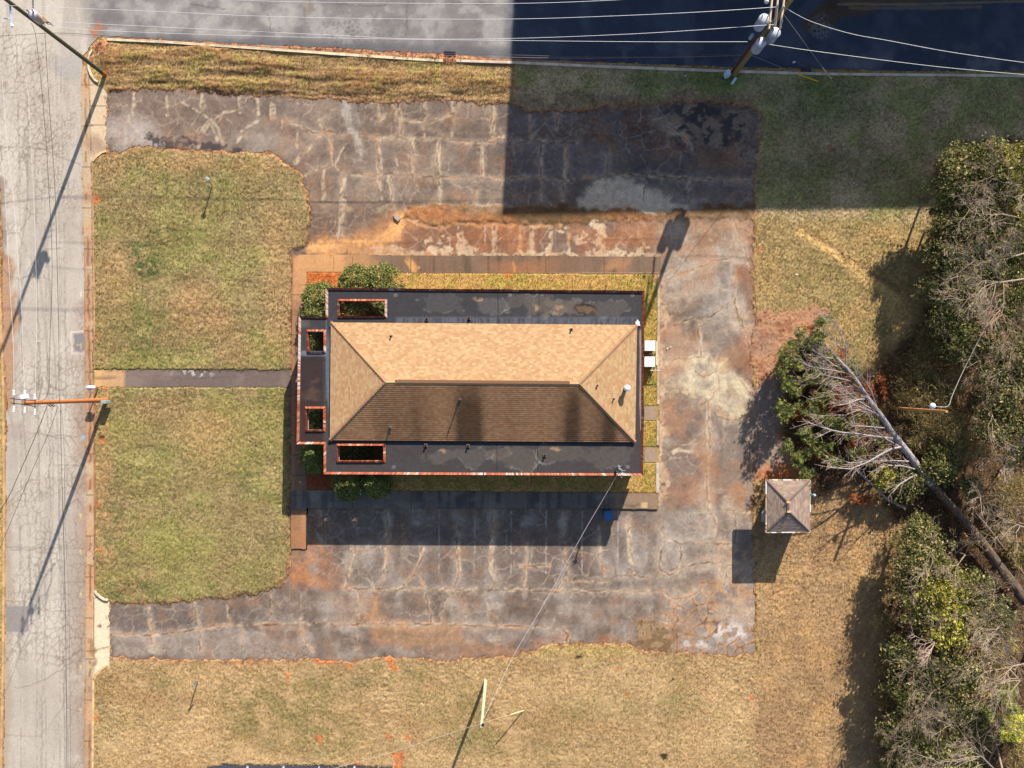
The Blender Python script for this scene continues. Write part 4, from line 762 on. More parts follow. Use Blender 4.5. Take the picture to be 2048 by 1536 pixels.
for x in (791, 1020, 1265, 787, 1256):                                    # little square drain collars
    y = 590 if x in (791, 1020, 1265) else 934; blend(CB, rectm(x - 3, y - 2.5, x + 3, y + 2.5, .7), (140, 134, 126), .8); blend(CB, rectm(x - 1.2, y - 1.2, x + 1.2, y + 1.2, .6), (40, 38, 38), .9)
mul(CB, sst(.3, .9, vnoise(4, 75, 2)) * .8, (.9, .9, .9))
mo = sheet('flat_roof', mr, np.full((NY, NX), ZR - .06), CB, M_memb, zz=ZR)
def reparent(o, p):
    o.parent = p; V = np.zeros(len(o.data.vertices) * 3, np.float32); o.data.vertices.foreach_get('co', V); V = V.reshape(-1, 3) - np.array(p.location, np.float32); o.data.vertices.foreach_set('co', V.ravel()); return o
reparent(mo, bld)
# soffit: the underside of the canopy, a second sheet below
so_ = sheet('soffit', mr & (PX < 800), np.full((NY, NX), ZR - .42), np.full((NY, NX, 3), .35, np.float32), M_paint, zz=ZR); reparent(so_, bld)

def coping(pts, inward, white, seed, name='coping', wd=.15):
    """metal coping: the edge over the void stands high and slopes to the membrane; fascia below"""
    f = nz1(seed); f2 = nz1(seed + 50); b = MB(); n = len(pts); W = [G(x, y, ZR) for x, y in pts]
    cen = sum(W, Vector()) / n
    area = sum(W[i].x * W[(i + 1) % n].y - W[(i + 1) % n].x * W[i].y for i in range(n)); sgn = 1 if area > 0 else -1
    offs = []
    for i in range(n):
        d0 = (W[i] - W[i - 1]).normalized(); d1 = (W[(i + 1) % n] - W[i]).normalized()
        n0 = Vector((-d0.y, d0.x, 0)) * sgn; n1 = Vector((-d1.y, d1.x, 0)) * sgn
        m = (n0 + n1); m = m / max(.3, m.dot(n0)); offs.append(m * (wd if inward else -wd))
    for i in range(n):
        A, B = W[i], W[(i + 1) % n]; A2, B2 = A + offs[i], B + offs[(i + 1) % n]; L = (B - A).length; k = max(2, int(L / .11))
        for j in range(k):
            t0, t1 = j / k, (j + 1) / k; s_ = (j + .5) / k * L + i * 31
            w = white(i, t0); r = rnd.random()
            wn_ = f(s_ * 1.3) * .6 + f2(s_ * 5) * .4
            if wn_ < w * .85 + rnd.uniform(-.12, .12): c = (196, 178, 168) if r > .35 else (176, 116, 94)
            else: c = [(164, 76, 50), (176, 88, 56), (146, 66, 46), (186, 112, 78)][int(r * 3.99)]
            if f2(s_ * 3.1) > .93: c = (204, 146, 108)
            if j % 3 == 0: c = tuple(x * .9 for x in c)
            c = D(*c); hi, lo = ZR + .10, ZR - .05
            p = [A.lerp(B, t0), A.lerp(B, t1), A2.lerp(B2, t1), A2.lerp(B2, t0)]
            q = [(p[0].x, p[0].y, hi), (p[1].x, p[1].y, hi), (p[2].x, p[2].y, lo), (p[3].x, p[3].y, lo)]
            if (sgn > 0) != inward: q = q[::-1]
            b.add(q, [(0, 1, 2, 3)], c)
            u = [(p[0].x, p[0].y, hi), (p[1].x, p[1].y, hi), (p[1].x, p[1].y, ZR - .45), (p[0].x, p[0].y, ZR - .45)]
            b.add(u, [(0, 1, 2, 3)], c if r > .5 else D(150, 70, 50))
    return b.build(name, M_rust, bld)
def wout(i, t):     # how much white paint is left on each run of the outer edge
    return [.12, .8, .25, .04, .38, .62 if t > .74 or t < .02 else .22, .35, .0 if t < .33 else .93][i] if i != 5 else (.75 if t < .12 else (.5 if .55 < t < .68 or t > .72 else .2))
coping(R_out, True, wout, 3)
for k_, h_ in enumerate(R_holes):
    coping(h_, False, (lambda i, t, k_=k_: (.15, .5, .0, .5)[i] if k_ == 0 else (.12, .3, .2, .25)[i]), 20 + k_, 'opening_coping', wd=.15)

# walls: the enclosed part under the roofs, and the canopy posts
WL = [(785, 579), (1285, 585), (1283, 948), (785, 945), (785, 884), (664, 882), (664, 648), (785, 649)]
b = MB(); wp_ = [tuple(G(x, y, ZR))[:2] for x, y in WL]
n = len(wp_)
for i in range(n):
    A, B = Vector(wp_[i]), Vector(wp_[(i + 1) % n]); L = (B - A).length; k = max(1, int(L / .4))
    for r_ in range(14):
        for j in range(k):
            z0, z1 = .08 + r_ * .22, .08 + (r_ + 1) * .22; p, q = A.lerp(B, j / k), A.lerp(B, (j + 1) / k); f_ = rnd.uniform(.8, 1.15)
            b.add([(p.x, p.y, z0), (q.x, q.y, z0), (q.x, q.y, z1), (p.x, p.y, z1)], [(0, 1, 2, 3)], tuple(x * f_ for x in D(150, 92, 70)))
b.build('wall', M_brick, bld)
# deck under the hip roof so no light leaks
b = MB()
for i, (x, y) in enumerate([(657, 582), (603, 639), (600, 882), (654, 942), (725, 582), (720, 942)]):
    g = G(x, y, ZR); b = MB(); b.box((g.x, g.y, 1.53), (.38, .38, 2.9), 0, D(150, 92, 70)); b.build('post', M_brick, bld)
# windows and a door on the long walls
for i, x in enumerate(range(820, 1280, 75)):
    for y, s in ((581.0, 1), (947.5, -1)):
        g = G(x, y, ZR); b = MB(); b.box((g.x, g.y + s * .03, 1.7), (1.5, .08, 1.3), 0, D(200, 196, 188)); w_ = b.build('window', M_paint, bld)
        b = MB(); b.box((g.x, g.y + s * .06, 1.7), (1.34, .06, 1.14), 0, (.03, .035, .04)); b.build('pane', M_plastic, w_)
for y in (826, 908):
    g = G(1284.5, y, ZR); b = MB(); b.box((g.x + .03, g.y, 1.2), (.08, .95, 2.1), 0, D(120, 84, 60)); b.build('door', M_paint, bld)

# hip roof: real shingle courses so the far slope catches grazing light
def hip_roof(eave, ridge, z0, z1, expo, tab, colf, name, parent, but=.012, mat=None):
    # eave: 4 world points (NW, NE, SE, SW); ridge: 2 world points (W, E)
    b = MB(); E = [Vector((p[0], p[1], z0)) for p in eave]; Rw, Re = [Vector((p[0], p[1], z1)) for p in ridge]
    faces = [(E[0], E[1], Re, Rw, 'n'), (E[1], E[2], Re, Re, 'e'), (E[2], E[3], Rw, Re, 's'), (E[3], E[0], Rw, Rw, 'w')]
    for A, B, C_, D_, key in faces:
        nrm = (B - A).cross(D_ - A).normalized()
        if nrm.z < 0: nrm = -nrm
        run = (((C_ + D_) / 2) - ((A + B) / 2)).length; nc = max(4, int(run / expo)); L = (B - A).length; d = (B - A).normalized()
        for i in range(nc):
            t0, t1 = i / nc, (i + 1) / nc
            l0, r0 = A.lerp(D_, t0), B.lerp(C_, t0); l1, r1 = A.lerp(D_, t1), B.lerp(C_, t1)
            s0a, s0b = (l0 - A).dot(d), (r0 - A).dot(d); s1a, s1b = (l1 - A).dot(d), (r1 - A).dot(d)
            base0 = l0 - d * s0a; base1 = l1 - d * s1a
            s = s0a; off = (i * .37 % 1) * tab; k = 0
            while s < s0b - 1e-4:
                e = min(s0b, (math.floor((s - off) / tab + 1e-6) + 1) * tab + off)
                a1, b1 = min(max(s, s1a), s1b), min(max(e, s1a), s1b)
                c = colf(key, s, t0, i, L)
                p = [base0 + d * s + nrm * but, base0 + d * e + nrm * but, base1 + d * b1, base1 + d * a1]
                if b1 - a1 > 1e-4: b.add(p, [(0, 1, 2, 3)], c)
                else: b.add(p[:3], [(0, 1, 2)], c)
                lo = [base0 + d * s, base0 + d * e]; b.add([lo[0], lo[1], p[1], p[0]], [(0, 1, 2, 3)], tuple(x * .4 for x in c))  # butt faces darkened to paint in the shadow line of each course
                s = e
    o = b.build(name, mat or M_shingle, parent); return o
fs1, fs2, fs3 = nz1(61), nz1(62), nz1(63)
def main_shingle(key, s, t, i, L):
    r = rnd.random(); c = [(232, 190, 142), (226, 182, 136), (238, 200, 152), (222, 174, 126)][int(r * 3.99)]
    v = np.array(D(*c, k=2.35)); v = v * rnd.uniform(.93, 1.07)
    if key == 'w': v = v * np.array([1.22, 1.14, 1.06])  # west slope brightened in its colour to stand in for light
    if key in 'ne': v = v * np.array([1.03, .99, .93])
    if key == 's':                                            # algae streaks down the far slope, plus a browner shade tone in the colour
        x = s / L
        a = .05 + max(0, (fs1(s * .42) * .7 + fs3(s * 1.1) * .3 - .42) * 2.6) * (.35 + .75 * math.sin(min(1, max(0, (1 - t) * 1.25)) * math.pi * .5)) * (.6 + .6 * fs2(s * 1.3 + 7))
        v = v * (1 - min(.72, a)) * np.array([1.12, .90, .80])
    return tuple(float(x) for x in v)
ze, zr = ZR + .12, ZR + 1.95
eave = [G(662, 645, ze), G(1274, 650, ze), G(1270, 884, ze), G(660, 880, ze)]
ridge = [G(771, 765, zr), G(1159, 768, zr)]
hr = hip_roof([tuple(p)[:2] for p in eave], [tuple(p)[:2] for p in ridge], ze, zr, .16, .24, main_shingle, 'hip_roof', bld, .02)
b = MB()                                                     # eave fascia
for i in range(4):
    A, B = eave[i], eave[(i + 1) % 4]; m = (A + B) / 2; d = B - A
    b.box((m.x, m.y, ze - .09), (d.length - .02, .03, .16), math.atan2(d.y, d.x), D(120, 90, 70))
b.build('eave_fascia', M_paint, hr)
def caps(A, B, name, w, th, c0, parent, step=.28, mat=None):
    A, B = Vector(A), Vector(B); d = (B - A); L = d.length; dn = d.normalized(); side = dn.cross(Vector((0, 0, 1))).normalized(); up = side.cross(dn)
    if up.z < 0: up = -up
    bb = MB(); k = int(L / step)
    for i in range(k):
        p, q = A + dn * (L * i / k), A + dn * (L * (i + 1) / k + .02); c = tuple(x * rnd.uniform(.8, 1.1) for x in D(*c0, k=2.2))
        vs = []
        for pt, lift in ((p, th + .014), (q, th)):
            vs += [pt - side * w - Vector((0, 0, w * .42)) + up * lift, pt + up * (lift + .02), pt + side * w - Vector((0, 0, w * .42)) + up * lift]
        bb.add(vs, [(0, 1, 4, 3), (1, 2, 5, 4), (0, 2, 1)], c)
    return bb.build(name, mat or M_shingle, parent)
for i, j in ((0, 0), (3, 0), (1, 1), (2, 1)): caps(eave[i], ridge[j], 'hip_cap', .15, .03, (206, 160, 118), hr)
caps(ridge[0], ridge[1], 'ridge_cap', .13, .012, (222, 178, 134), hr)
b = MB(); A, B = ridge[0].lerp(ridge[1], .05), ridge[0].lerp(ridge[1], .95); m = (A + B) / 2
b.box((m.x, m.y + .1, zr + .02), ((B - A).length, .22, .05), math.atan2((B - A).y, (B - A).x), D(170, 122, 88, k=2.2)); b.build('ridge_vent', M_shingle, hr)
# plumbing vents
def roof_z(px, py):
    gx_ = (px - 662) / 25 * .936; run = min((px - 661) / 1.0, (1272 - px), (py - 645), (883 - py)); return ze + max(0, min(1, run / 116)) * (zr - ze)
def vent(px, py, z, h, r, col=(60, 44, 38), flash=True, top=True):
    g = G(px, py, z + h); b = MB(); b.tube([(g.x, g.y, z - .3), (g.x, g.y, z + h)], r, 8, D(*col)); 
    if flash: b.box((g.x, g.y, z + .02), (r * 4.2, r * 4.2, .03), 0, D(110, 92, 80))
    b.tube([(g.x, g.y, z + h - .05), (g.x, g.y, z + h)], r * 1.25, 8, D(*col)); return b.build('vent_pipe', M_paint, bld)
for px, py in ((781, 673), (1143, 659), (1195, 771), (1228, 798)): vent(px, py, roof_z(px, py) - .02, .28, .055)
vent(919, 798, roof_z(919, 798), .42, .055, (150, 148, 144)); vent(779, 854, roof_z(779, 854), .34, .055, (150, 148, 144))
for px, py in ((853, 638), (938, 636), (851, 891), (936, 892), (1090, 911)): vent(px, py, ZR, .22, .06, (52, 50, 50))
g = G(1255, 777, 0); zb = roof_z(1255, 777); g = G(1255, 776, zb + .95); b = MB()
b.tube([(g.x, g.y, zb - .3), (g.x, g.y, zb + .75)], .15, 14, D(206, 204, 200)); b.tube([(g.x, g.y, zb + .72), (g.x, g.y, zb + .86)], .24, 16, D(236, 236, 236)); b.dome((g.x, g.y, zb + .86), .24, .12, 16, 4, D(244, 244, 244))
tag(b.build('flue', M_metal if False else M_paint, bld), 'white capped metal flue')
g = G(1275, 647, ZR + .02); b = MB(); pts = []
for k in range(12):
    a = 2 * math.pi * k / 12; r = (.26 if k % 2 else .17) * rnd.uniform(.85, 1.15); pts.append((g.x + math.cos(a) * r * .8, g.y + math.sin(a) * r * 1.15))
b.prism(pts, ZR - .03, ZR + .05, D(250, 250, 250)); tag(b.build('sealant_patch', M_paint, bld), 'bright white patch of sealant at the roof corner')
# the service mast at the rear corner
m_ = G(1240, 938, ZR + 1.0); b = MB(); b.tube([(m_.x, m_.y, 2.6), (m_.x, m_.y, ZR + 1.05)], .045, 8, D(190, 190, 196)); b.tube([(m_.x, m_.y, ZR + 1.05), (m_.x + .07, m_.y - .05, ZR + 1.18), (m_.x + .14, m_.y - .14, ZR + 1.08)], .07, 8, D(200, 200, 206))
sm = b.build('service_mast', M_metal, bld)
b = MB()
for k in range(5):
    a = k * 1.3; p0 = Vector((m_.x + .1, m_.y - .1, ZR + 1.05)); b.tube([p0, p0 + Vector((math.cos(a) * .28, math.sin(a) * .32, .12)), p0 + Vector((math.cos(a) * .35 - .1, math.sin(a) * .4 - .2, -.15)), Vector((m_.x - .12, m_.y - .32, ZR + .75))], .016, 4, D(70, 66, 70) if k % 2 else D(180, 180, 190))
b.build('wire_loops', M_wire, sm)
b = MB(); b.box((m_.x + .02, m_.y + .12, ZR + .35), (.16, .12, .5), .6, D(214, 214, 220)); b.build('bracket', M_metal, sm)
MAST = Vector((m_.x - .12, m_.y - .34, ZR + .8))

# ------------------------------------------------------------------ equipment by the east wall
def ac_unit(px, py, label):
    z = .95; g = G(px, py, z); e = empty('air_conditioner', (g.x, g.y, .1), label, 'air conditioner', 'white air conditioners beside the east wall')
    b = MB(); b.box((g.x, g.y, .5), (.78, .74, .76), 0, D(196, 192, 184)); b.build('cabinet', M_paint, e, bevel=.02)
    b = MB(); b.box((g.x, g.y, z - .045), (.84, .80, .06), 0, D(250, 250, 250)); b.build('lid', M_paint, e, bevel=.015)
    b = MB()
    for k in range(7): b.box((g.x, g.y - .378, .25 + k * .09), (.66, .012, .03), 0, D(120, 118, 112))
    b.build('louvre', M_paint, e)
    b = MB(); b.box((g.x, g.y, .105), (.86, .86, .06), 0, D(170, 160, 148)); b.build('pad', M_conc, e); return e
ac_unit(1300, 691.5, 'white square topped air conditioner beside the east wall, the one farther from the gas pipe'); ac_unit(1299.5, 723.5, 'white square topped air conditioner beside the east wall, the one next to the gas pipe')
g = G(1299, 708, .3); e = empty('pipe_manifold', (g.x, g.y, .1), 'tangle of dark pipes and valves between the two white air conditioners', 'pipes')
b = MB()
for k in range(5): b.tube([(g.x - .4, g.y - .12 + k * .06, .2 + .03 * k), (g.x - .1 + k * .05, g.y + .1 - k * .05, .35), (g.x + .35, g.y - .1 + k * .05, .22)], .018, 5, [D(70, 50, 46), D(90, 96, 130), D(180, 170, 160)][k % 3])
b.build('pipe', M_paint, e); b = MB(); b.box((g.x, g.y, .36), (.12, .07, .1), .3, D(240, 240, 244)); b.build('valve', M_paint, e)
A, B = G(1313.5, 684, .7), G(1313, 730, .7); e = empty('guard_rail', ((A.x + B.x) / 2, (A.y + B.y) / 2, .1), 'cream pipe guard rail running beside the two white air conditioners', 'railing')
b = MB(); b.tube([A, B], .05, 8, D(250, 240, 200)); b.build('rail', M_paint, e)
for p in (A, B, (A + B) / 2): b = MB(); b.tube([(p.x, p.y, .05), (p.x, p.y, .7)], .045, 8, D(236, 226, 186)); b.build('post', M_paint, e)
g = G(1308, 741, .75); e = empty('gas_riser', (g.x, g.y, .1), 'thin gas riser with a grey crossbar standing at the kerb below the air conditioners', 'gas pipe')
b = MB(); b.tube([(g.x - .12, g.y, .05), (g.x - .12, g.y, .8)], .04, 8, D(236, 216, 150)); b.tube([(g.x + .1, g.y + .1, .05), (g.x + .1, g.y + .12, .75)], .035, 8, D(226, 186, 120)); b.build('riser', M_paint, e)
b = MB(); b.tube([(g.x - .3, g.y, .78), (g.x + .5, g.y + .02, .78)], .028, 7, D(222, 214, 208)); b.build('crossbar', M_paint, e)
for px, py in ((1334.5, 697.5), (1341, 694.5)):
    g = G(px, py, .02); b = MB(); b.tube([(g.x, g.y, .01), (g.x, g.y, .09)], [.035, .045], 8, D(250, 250, 250)); b.dome((g.x, g.y, .09), .045, .02, 8, 3, D(250, 250, 250)); tag(b.build('paper_cup', M_plastic), 'white paper cup on the asphalt, the one %s the kerb' % ('nearer' if px < 1338 else 'farther from'), 'cup', 'paper cups by the east kerb')
# blue wheeled bin
g = G(1217, 1031, 1.0); e = empty('wheeled_bin', (g.x, g.y, 0), 'blue lidded wheeled bin standing against the south kerb', 'bin')
b = MB(); b.box((g.x, g.y, .5), (.58, .66, .9), 0, D(40, 82, 128)); o = b.build('body', M_plastic, e, bevel=.03)
for v in o.data.vertices:
    if v.co.z < .3: v.co.x *= .8; v.co.y *= .82
b = MB(); b.box((g.x, g.y - .02, .975), (.68, .74, .05), 0, D(54, 108, 160)); b.box((g.x, g.y - .04, 1.01), (.56, .56, .03), 0, D(58, 114, 168)); b.build('lid', M_plastic, e, bevel=.015)
b = MB(); b.tube([(g.x - .26, g.y + .38, .98), (g.x + .26, g.y + .38, .98)], .02, 6, D(44, 96, 160)); b.build('handle', M_plastic, e)
for s in (-1, 1): b = MB(); b.tube([(g.x + s * .24, g.y + .3, .1), (g.x + s * .31, g.y + .3, .1)], .1, 12, (.02, .02, .02)); b.build('wheel', M_plastic, e)

# ------------------------------------------------------------------ the shed
ZS = 2.6; shed = empty('shed', G(1576, 1012, 0), 'small square brick kiosk with a grey shingled hip roof beside the fallen pine', 'kiosk')
def shed_sh(key, s, t, i, L):
    c = [(176, 150, 132), (166, 140, 122), (182, 158, 138), (158, 132, 116)][int(rnd.random() * 3.99)]
    v = np.array(D(*c, k=2.0 if key == 'n' else 1.6)) * rnd.uniform(.93, 1.07); return tuple(float(x) for x in v)  # sun-facing slope coloured darker than the others to even out the light
ev = [G(1532, 960, ZS), G(1620, 960, ZS), G(1620.5, 1064, ZS), G(1532, 1065, ZS)]; rgd = [G(1576, 1004, ZS + .8), G(1577.5, 1023, ZS + .8)]
# faces for a ridge that runs along the photo's vertical: rotate the corner order
def rot_hip():
    E = [tuple(p)[:2] for p in (ev[3], ev[0], ev[1], ev[2])]; R = [tuple(rgd[1])[:2], tuple(rgd[0])[:2]]
    return hip_roof(E, R, ZS, ZS + .8, .135, .3, lambda k, *a: shed_sh({'n': 'w', 'e': 'n', 's': 'e', 'w': 's'}[k], *a), 'roof', shed)
sr = rot_hip()
for i, j in ((0, 0), (1, 0), (2, 1), (3, 1)): caps(ev[i], rgd[j], 'hip_cap', .11, .012, (150, 130, 116), sr)
caps(rgd[0], rgd[1], 'ridge_cap', .11, .02, (156, 136, 122), sr)
for p in rgd: b = MB(); b.box((p.x, p.y, p.z + .06), (.26, .16, .03), 0, D(222, 186, 134)); b.build('ridge_patch', M_shingle, sr)
f_ = nz1(88)
for i in range(4):
    A, B = ev[i], ev[(i + 1) % 4]; b = MB(); k = 26; d = (B - A); a = math.atan2(d.y, d.x)
    for j in range(k):
        m = A.lerp(B, (j + .5) / k); c = (244, 238, 230) if f_(j * .5 + i * 40) > .62 else ((206, 176, 130) if f_(j * .9 + i * 17) > .5 else (150, 120, 96))
        b.box((m.x, m.y, ZS - .08 + .045), (d.length / k, .07, .15), a, D(*c))
    b.build('fascia', M_paint, sr)
b = MB(); gA, gB = G(1533, 985, 0), G(1590, 1046, 0); cx_, cy_ = (gA.x + gB.x) / 2, (gA.y + gB.y) / 2; w_, h_ = abs(gB.x - gA.x), abs(gB.y - gA.y)
for s in (-1, 1):
    for r_ in range(12):
        z = .11 + r_ * .21; b.box((cx_, cy_ + s * h_ / 2, z), (w_, .2, .208), 0, tuple(x * rnd.uniform(.85, 1.1) for x in D(150, 96, 74))); b.box((cx_ + s * w_ / 2, cy_, z), (.2, h_ - .21, .208), 0, tuple(x * rnd.uniform(.85, 1.1) for x in D(150, 96, 74)))
b.build('wall', M_brick, shed)
g = G(1526, 1030, .8); b = MB(); b.prism([(g.x - .1, g.y - .55), (g.x + .5, g.y - .55), (g.x + .5, g.y + .5), (g.x + .15, g.y + .55), (g.x - .1, g.y + .15)], .75, .86, D(190, 196, 190)); tag(b.build('counter', M_conc, shed), 'pale grey service ledge sticking out under the eave')
g = G(1628, 991, 2.1); b = MB(); b.tube([(g.x - .7, g.y, 2.0), (g.x - .1, g.y, 2.12)], .025, 6, D(120, 130, 126)); lm = b.build('lamp_arm', M_metal, shed)
b = MB(); b.add([(g.x - .3, g.y + .28, 2.05), (g.x - .3, g.y - .3, 2.05), (g.x + .08, g.y - .02, 2.0), (g.x - .3, g.y, 2.2)], [(0, 1, 3), (1, 2, 3), (2, 0, 3), (0, 2, 1)], D(50, 110, 110)); b.build('lamp_hood', M_paint, lm)
b = MB(); b.dome((g.x + .06, g.y, 2.03), .13, .12, 12, 4, D(240, 244, 250)); b.build('lamp_globe', M_plastic, lm)

# storm drains in the kerb line
def drain(px, py, label, w=.95, h=.8):
    g = G(px, py, .05); e = empty('storm_drain', (g.x, g.y, 0), label, 'drain'); b = MB(); b.box((g.x, g.y, .02), (w, h, .06), -.05, D(96, 84, 84)); b.build('frame', M_conc, e)
    b = MB()
    for k in range(6): b.box((g.x, g.y - h * .4 + k * h * .16, .065), (w * .9, h * .07, .03), -.05, D(74, 66, 72))
    for k in range(4): b.box((g.x - w * .36 + k * w * .24, g.y, .066), (w * .04, h * .88, .03), -.05, D(74, 66, 72))
    b.build('grate', M_metal, e); b = MB(); b.box((g.x, g.y, .052), (w * .92, h * .9, .006), -.05, (.012, .01, .012)); b.build('well_shade', M_paint, e)  # near-black plate painted as the shade in the hollow below the grate
drain(899.5, 113, 'square iron storm drain grate in the sunlit kerb', .95, .9); drain(1612, 140, 'iron storm drain grate clogged with leaves in the shaded kerb', .85, .5)

# the office block whose shadow lies over the north east of the lot (stands outside the frame)
HB = 15.2; ob = empty('office_block', (32, 60, 0), 'tall pale office block across the side road that shades the lot', 'building')
fp = [(9.15, 39.95), (62, 41.0), (64, 78), (11.3, 78)]
b = MB(); b.prism(fp, -.02, HB, D(176, 160, 146)); b.build('wall', M_brick, ob)
b = MB(); cxm, cym = 36.6, 59.2; b.prism([(cxm + (x - cxm) * .985, cym + (y - cym) * .98) for x, y in fp], HB, HB + .004, D(120, 118, 116)); b.build('roof', M_memb, ob)
for fl in range(4):
    for k in range(14):
        A, B = Vector(fp[0]), Vector(fp[1]); p = A.lerp(B, (k + .5) / 14); b = MB(); b.box((p.x, p.y - .04, 2.2 + fl * 3.6), (2.2, .12, 1.7), 0, (.03, .04, .05)); b.build('window', M_plastic, ob)
# ------------------------------------------------------------------ utility poles and wires
def cyl(b, a, c, r, n=10, col=(1, 1, 1)): b.tube([a, c], r, n, col)
def pole(base, h, r0, r1, col, label, group='wooden utility poles', name='utility_pole', lean=(0, 0), stain=None):
    g = G(*base, 0); e = empty(name, (g.x, g.y, 0), label, 'utility pole', group)
    b = MB(); k = 12; P = []; R = []
    for i in range(k + 1):
        t = i / k; P.append(Vector((g.x + lean[0] * t, g.y + lean[1] * t, -.1 + (h + .1) * t))); R.append(r0 + (r1 - r0) * t)
    b.tube(P, R, 12, D(*col)); b.build('shaft', M_wood, e, smooth=False); return e, g
def insulator(px, py, z, d, L=.34, r=.055, col=(244, 244, 246), parent=None, name='insulator'):
    p = G(px, py, z); d = Vector(d).normalized(); b = MB(); pts = []; rr = []
    for i in range(9): pts.append(p + d * L * i / 8); rr.append(r * (1.15 if i % 2 else .6))
    b.tube(pts, rr, 8, D(*col)); return b.build(name, M_plastic, parent)
def transformer(px, py, z, r, h, parent, col=(140, 148, 162), top=(205, 206, 210), lab=None):
    p = G(px, py, z); b = MB(); b.tube([(p.x, p.y, z - h), (p.x, p.y, z - h + .05), (p.x, p.y, z - .12), (p.x, p.y, z - .1), (p.x, p.y, z - .04)], [r * .9, r, r, r * 1.06, r * 1.06], 20, D(*col))
    t = b.build('transformer', M_paint, parent, smooth=False); 
    b = MB(); b.dome((p.x, p.y, z - .04), r * .98, .12, 18, 4, D(*top)); b.build('lid', M_paint, t)
    for s in (-1, 1):
        b = MB(); b.tube([(p.x + s * r * .45, p.y + .05, z), (p.x + s * r * .55, p.y + .08, z + .1), (p.x + s * r * .6, p.y + .1, z + .26)], [.05, .035, .05], 7, D(120, 84, 70)); b.build('bushing', M_plastic, t)
    b = MB(); b.box((p.x, p.y - r * .99, z - h * .5), (r * .8, .06, h * .7), 0, D(*col)); b.build('bracket', M_paint, t)
    return t
def rope(name, pts, r, col, label, cat='power line', group=None, n=5, mat=None, sub=6):
    P = [G(*p) if not isinstance(p, Vector) else p for p in pts]; Q = []
    for i in range(len(P) - 1):
        a = P[max(i - 1, 0)]; b_, c_ = P[i], P[i + 1]; d_ = P[min(i + 2, len(P) - 1)]
        for k in range(sub):
            t = k / sub; Q.append(.5 * ((2 * b_) + (c_ - a) * t + (2 * a - 5 * b_ + 4 * c_ - d_) * t * t + (3 * b_ - 3 * c_ + d_ - a) * t ** 3))
    Q.append(P[-1]); b = MB(); b.tube(Q, r, n, D(*col)); o = b.build(name, mat or M_wire)
    return tag(o, label, cat, group) if label else o
def dpts(pts, z0, z1, sag=0):
    n = len(pts); return [(p[0], p[1], z0 + (z1 - z0) * i / (n - 1) - sag * 4 * (i / (n - 1)) * (1 - i / (n - 1))) for i, p in enumerate(pts)]

# pole A, top left
pa, ga = pole((211, 150), 13.2, .17, .12, (96, 94, 72), 'tall dark wooden pole with one transformer leaning over the street corner')
b = MB(); b.tube([(ga.x, ga.y, -.02), (ga.x, ga.y, .55)], .185, 12, D(190, 110, 56)); b.build('base_stain', M_wood, pa)
transformer(64, 27, 9.1, .29, .95, pa, (196, 178, 176))
p, q = G(20, 6, 10.3), G(23, 47, 10.3); b = MB(); b.tube([p, q], .055, 8, D(176, 190, 236)); b.tube([q, q + Vector((.05, -.2, 0))], .09, 8, D(244, 246, 252)); arm = b.build('standoff_bracket', M_paint, pa)
p = G(22, 38, 10.3); b = MB(); b.tube([p, p + Vector((-.45, .02, .02))], .04, 8, D(244, 244, 250)); b.build('insulator', M_plastic, arm)
p = G(90, 40, 8.4); b = MB(); b.box((p.x, p.y, p.z), (.42, .2, .2), -.8, D(176, 140, 92)); b.build('fuse_cutout', M_plastic, pa)
for i in range(3):
    p = G(88 + i * 3, 42 + i * 3, 7.6 - i * .25); b = MB(); b.tube([p, p + Vector((.25, .0, -.05)), p + Vector((.4, -.1, -.15))], .022, 5, D(60, 56, 56)); b.build('lead_wire', M_wire, pa)
p = G(66, -6, 9.8); q = G(66, 16, 9.3); b = MB(); b.tube([p, q], .05, 8, D(240, 220, 206)); b.build('crossarm', M_wood, pa)
# pole B, middle left
pb, gb = pole((214, 800), 9.4, .17, .13, (196, 118, 66), 'rust brown wooden pole with six white insulators beside the entrance path', lean=(0, .02))
ins = []
for k, (px, pyu, pyd) in enumerate(((28, 791, 812), (50, 792, 814), (70, 799, 818))):
    z = 10.4 - k * .55
    a, c = G(px, pyu + 3, z), G(px, pyd - 2, z); b = MB(); b.tube([a, c], .03, 6, D(90, 86, 88)); ar = b.build('crossarm', M_metal, pb)
    insulator(px, pyu, z, (0, 1, .1), .36, .07, parent=ar); insulator(px, pyd, z, (0, -1, .1), .42, .06, parent=ar)
for py, s in ((799, 0), (808, 1)):
    P = [G(20 + s * 2, py - 2, 10.6), G(48, py + 1, 9.9), G(72, py + 2 + s * 3, 9.2)]; b = MB(); b.tube(P, .028, 6, D(64, 62, 70)); b.build('brace', M_metal, pb)
p = G(49, 793, 9.9); b = MB(); b.box((p.x, p.y, p.z), (.42, .3, .2), .2, D(240, 242, 255)); b.build('switch_box', M_plastic, pb)
for i in range(4):
    p = G(95 + i * 3.3, 808 + (i % 2) * 2, 7.7 - i * .12); b = MB(); b.tube([p, p + Vector((.1, -.12, .02)), p + Vector((.2, 0, .02))], .03, 6, D(70, 66, 72)); b.build('clamp', M_metal, pb)
p = G(203, 804.5, 1.3); b = MB(); b.box((p.x, p.y, .75), (.42, .26, .7), 0, D(150, 172, 170)); b.build('meter_box', M_paint, pb, bevel=.03)
p, q = G(180, 800, 2.6), G(213, 800.5, .1); b = MB(); b.tube([(gb.x - .12, gb.y - .16, .0), (gb.x - .12, gb.y - .16, 2.3)], .035, 6, D(200, 204, 210)); b.build('conduit', M_metal, pb)
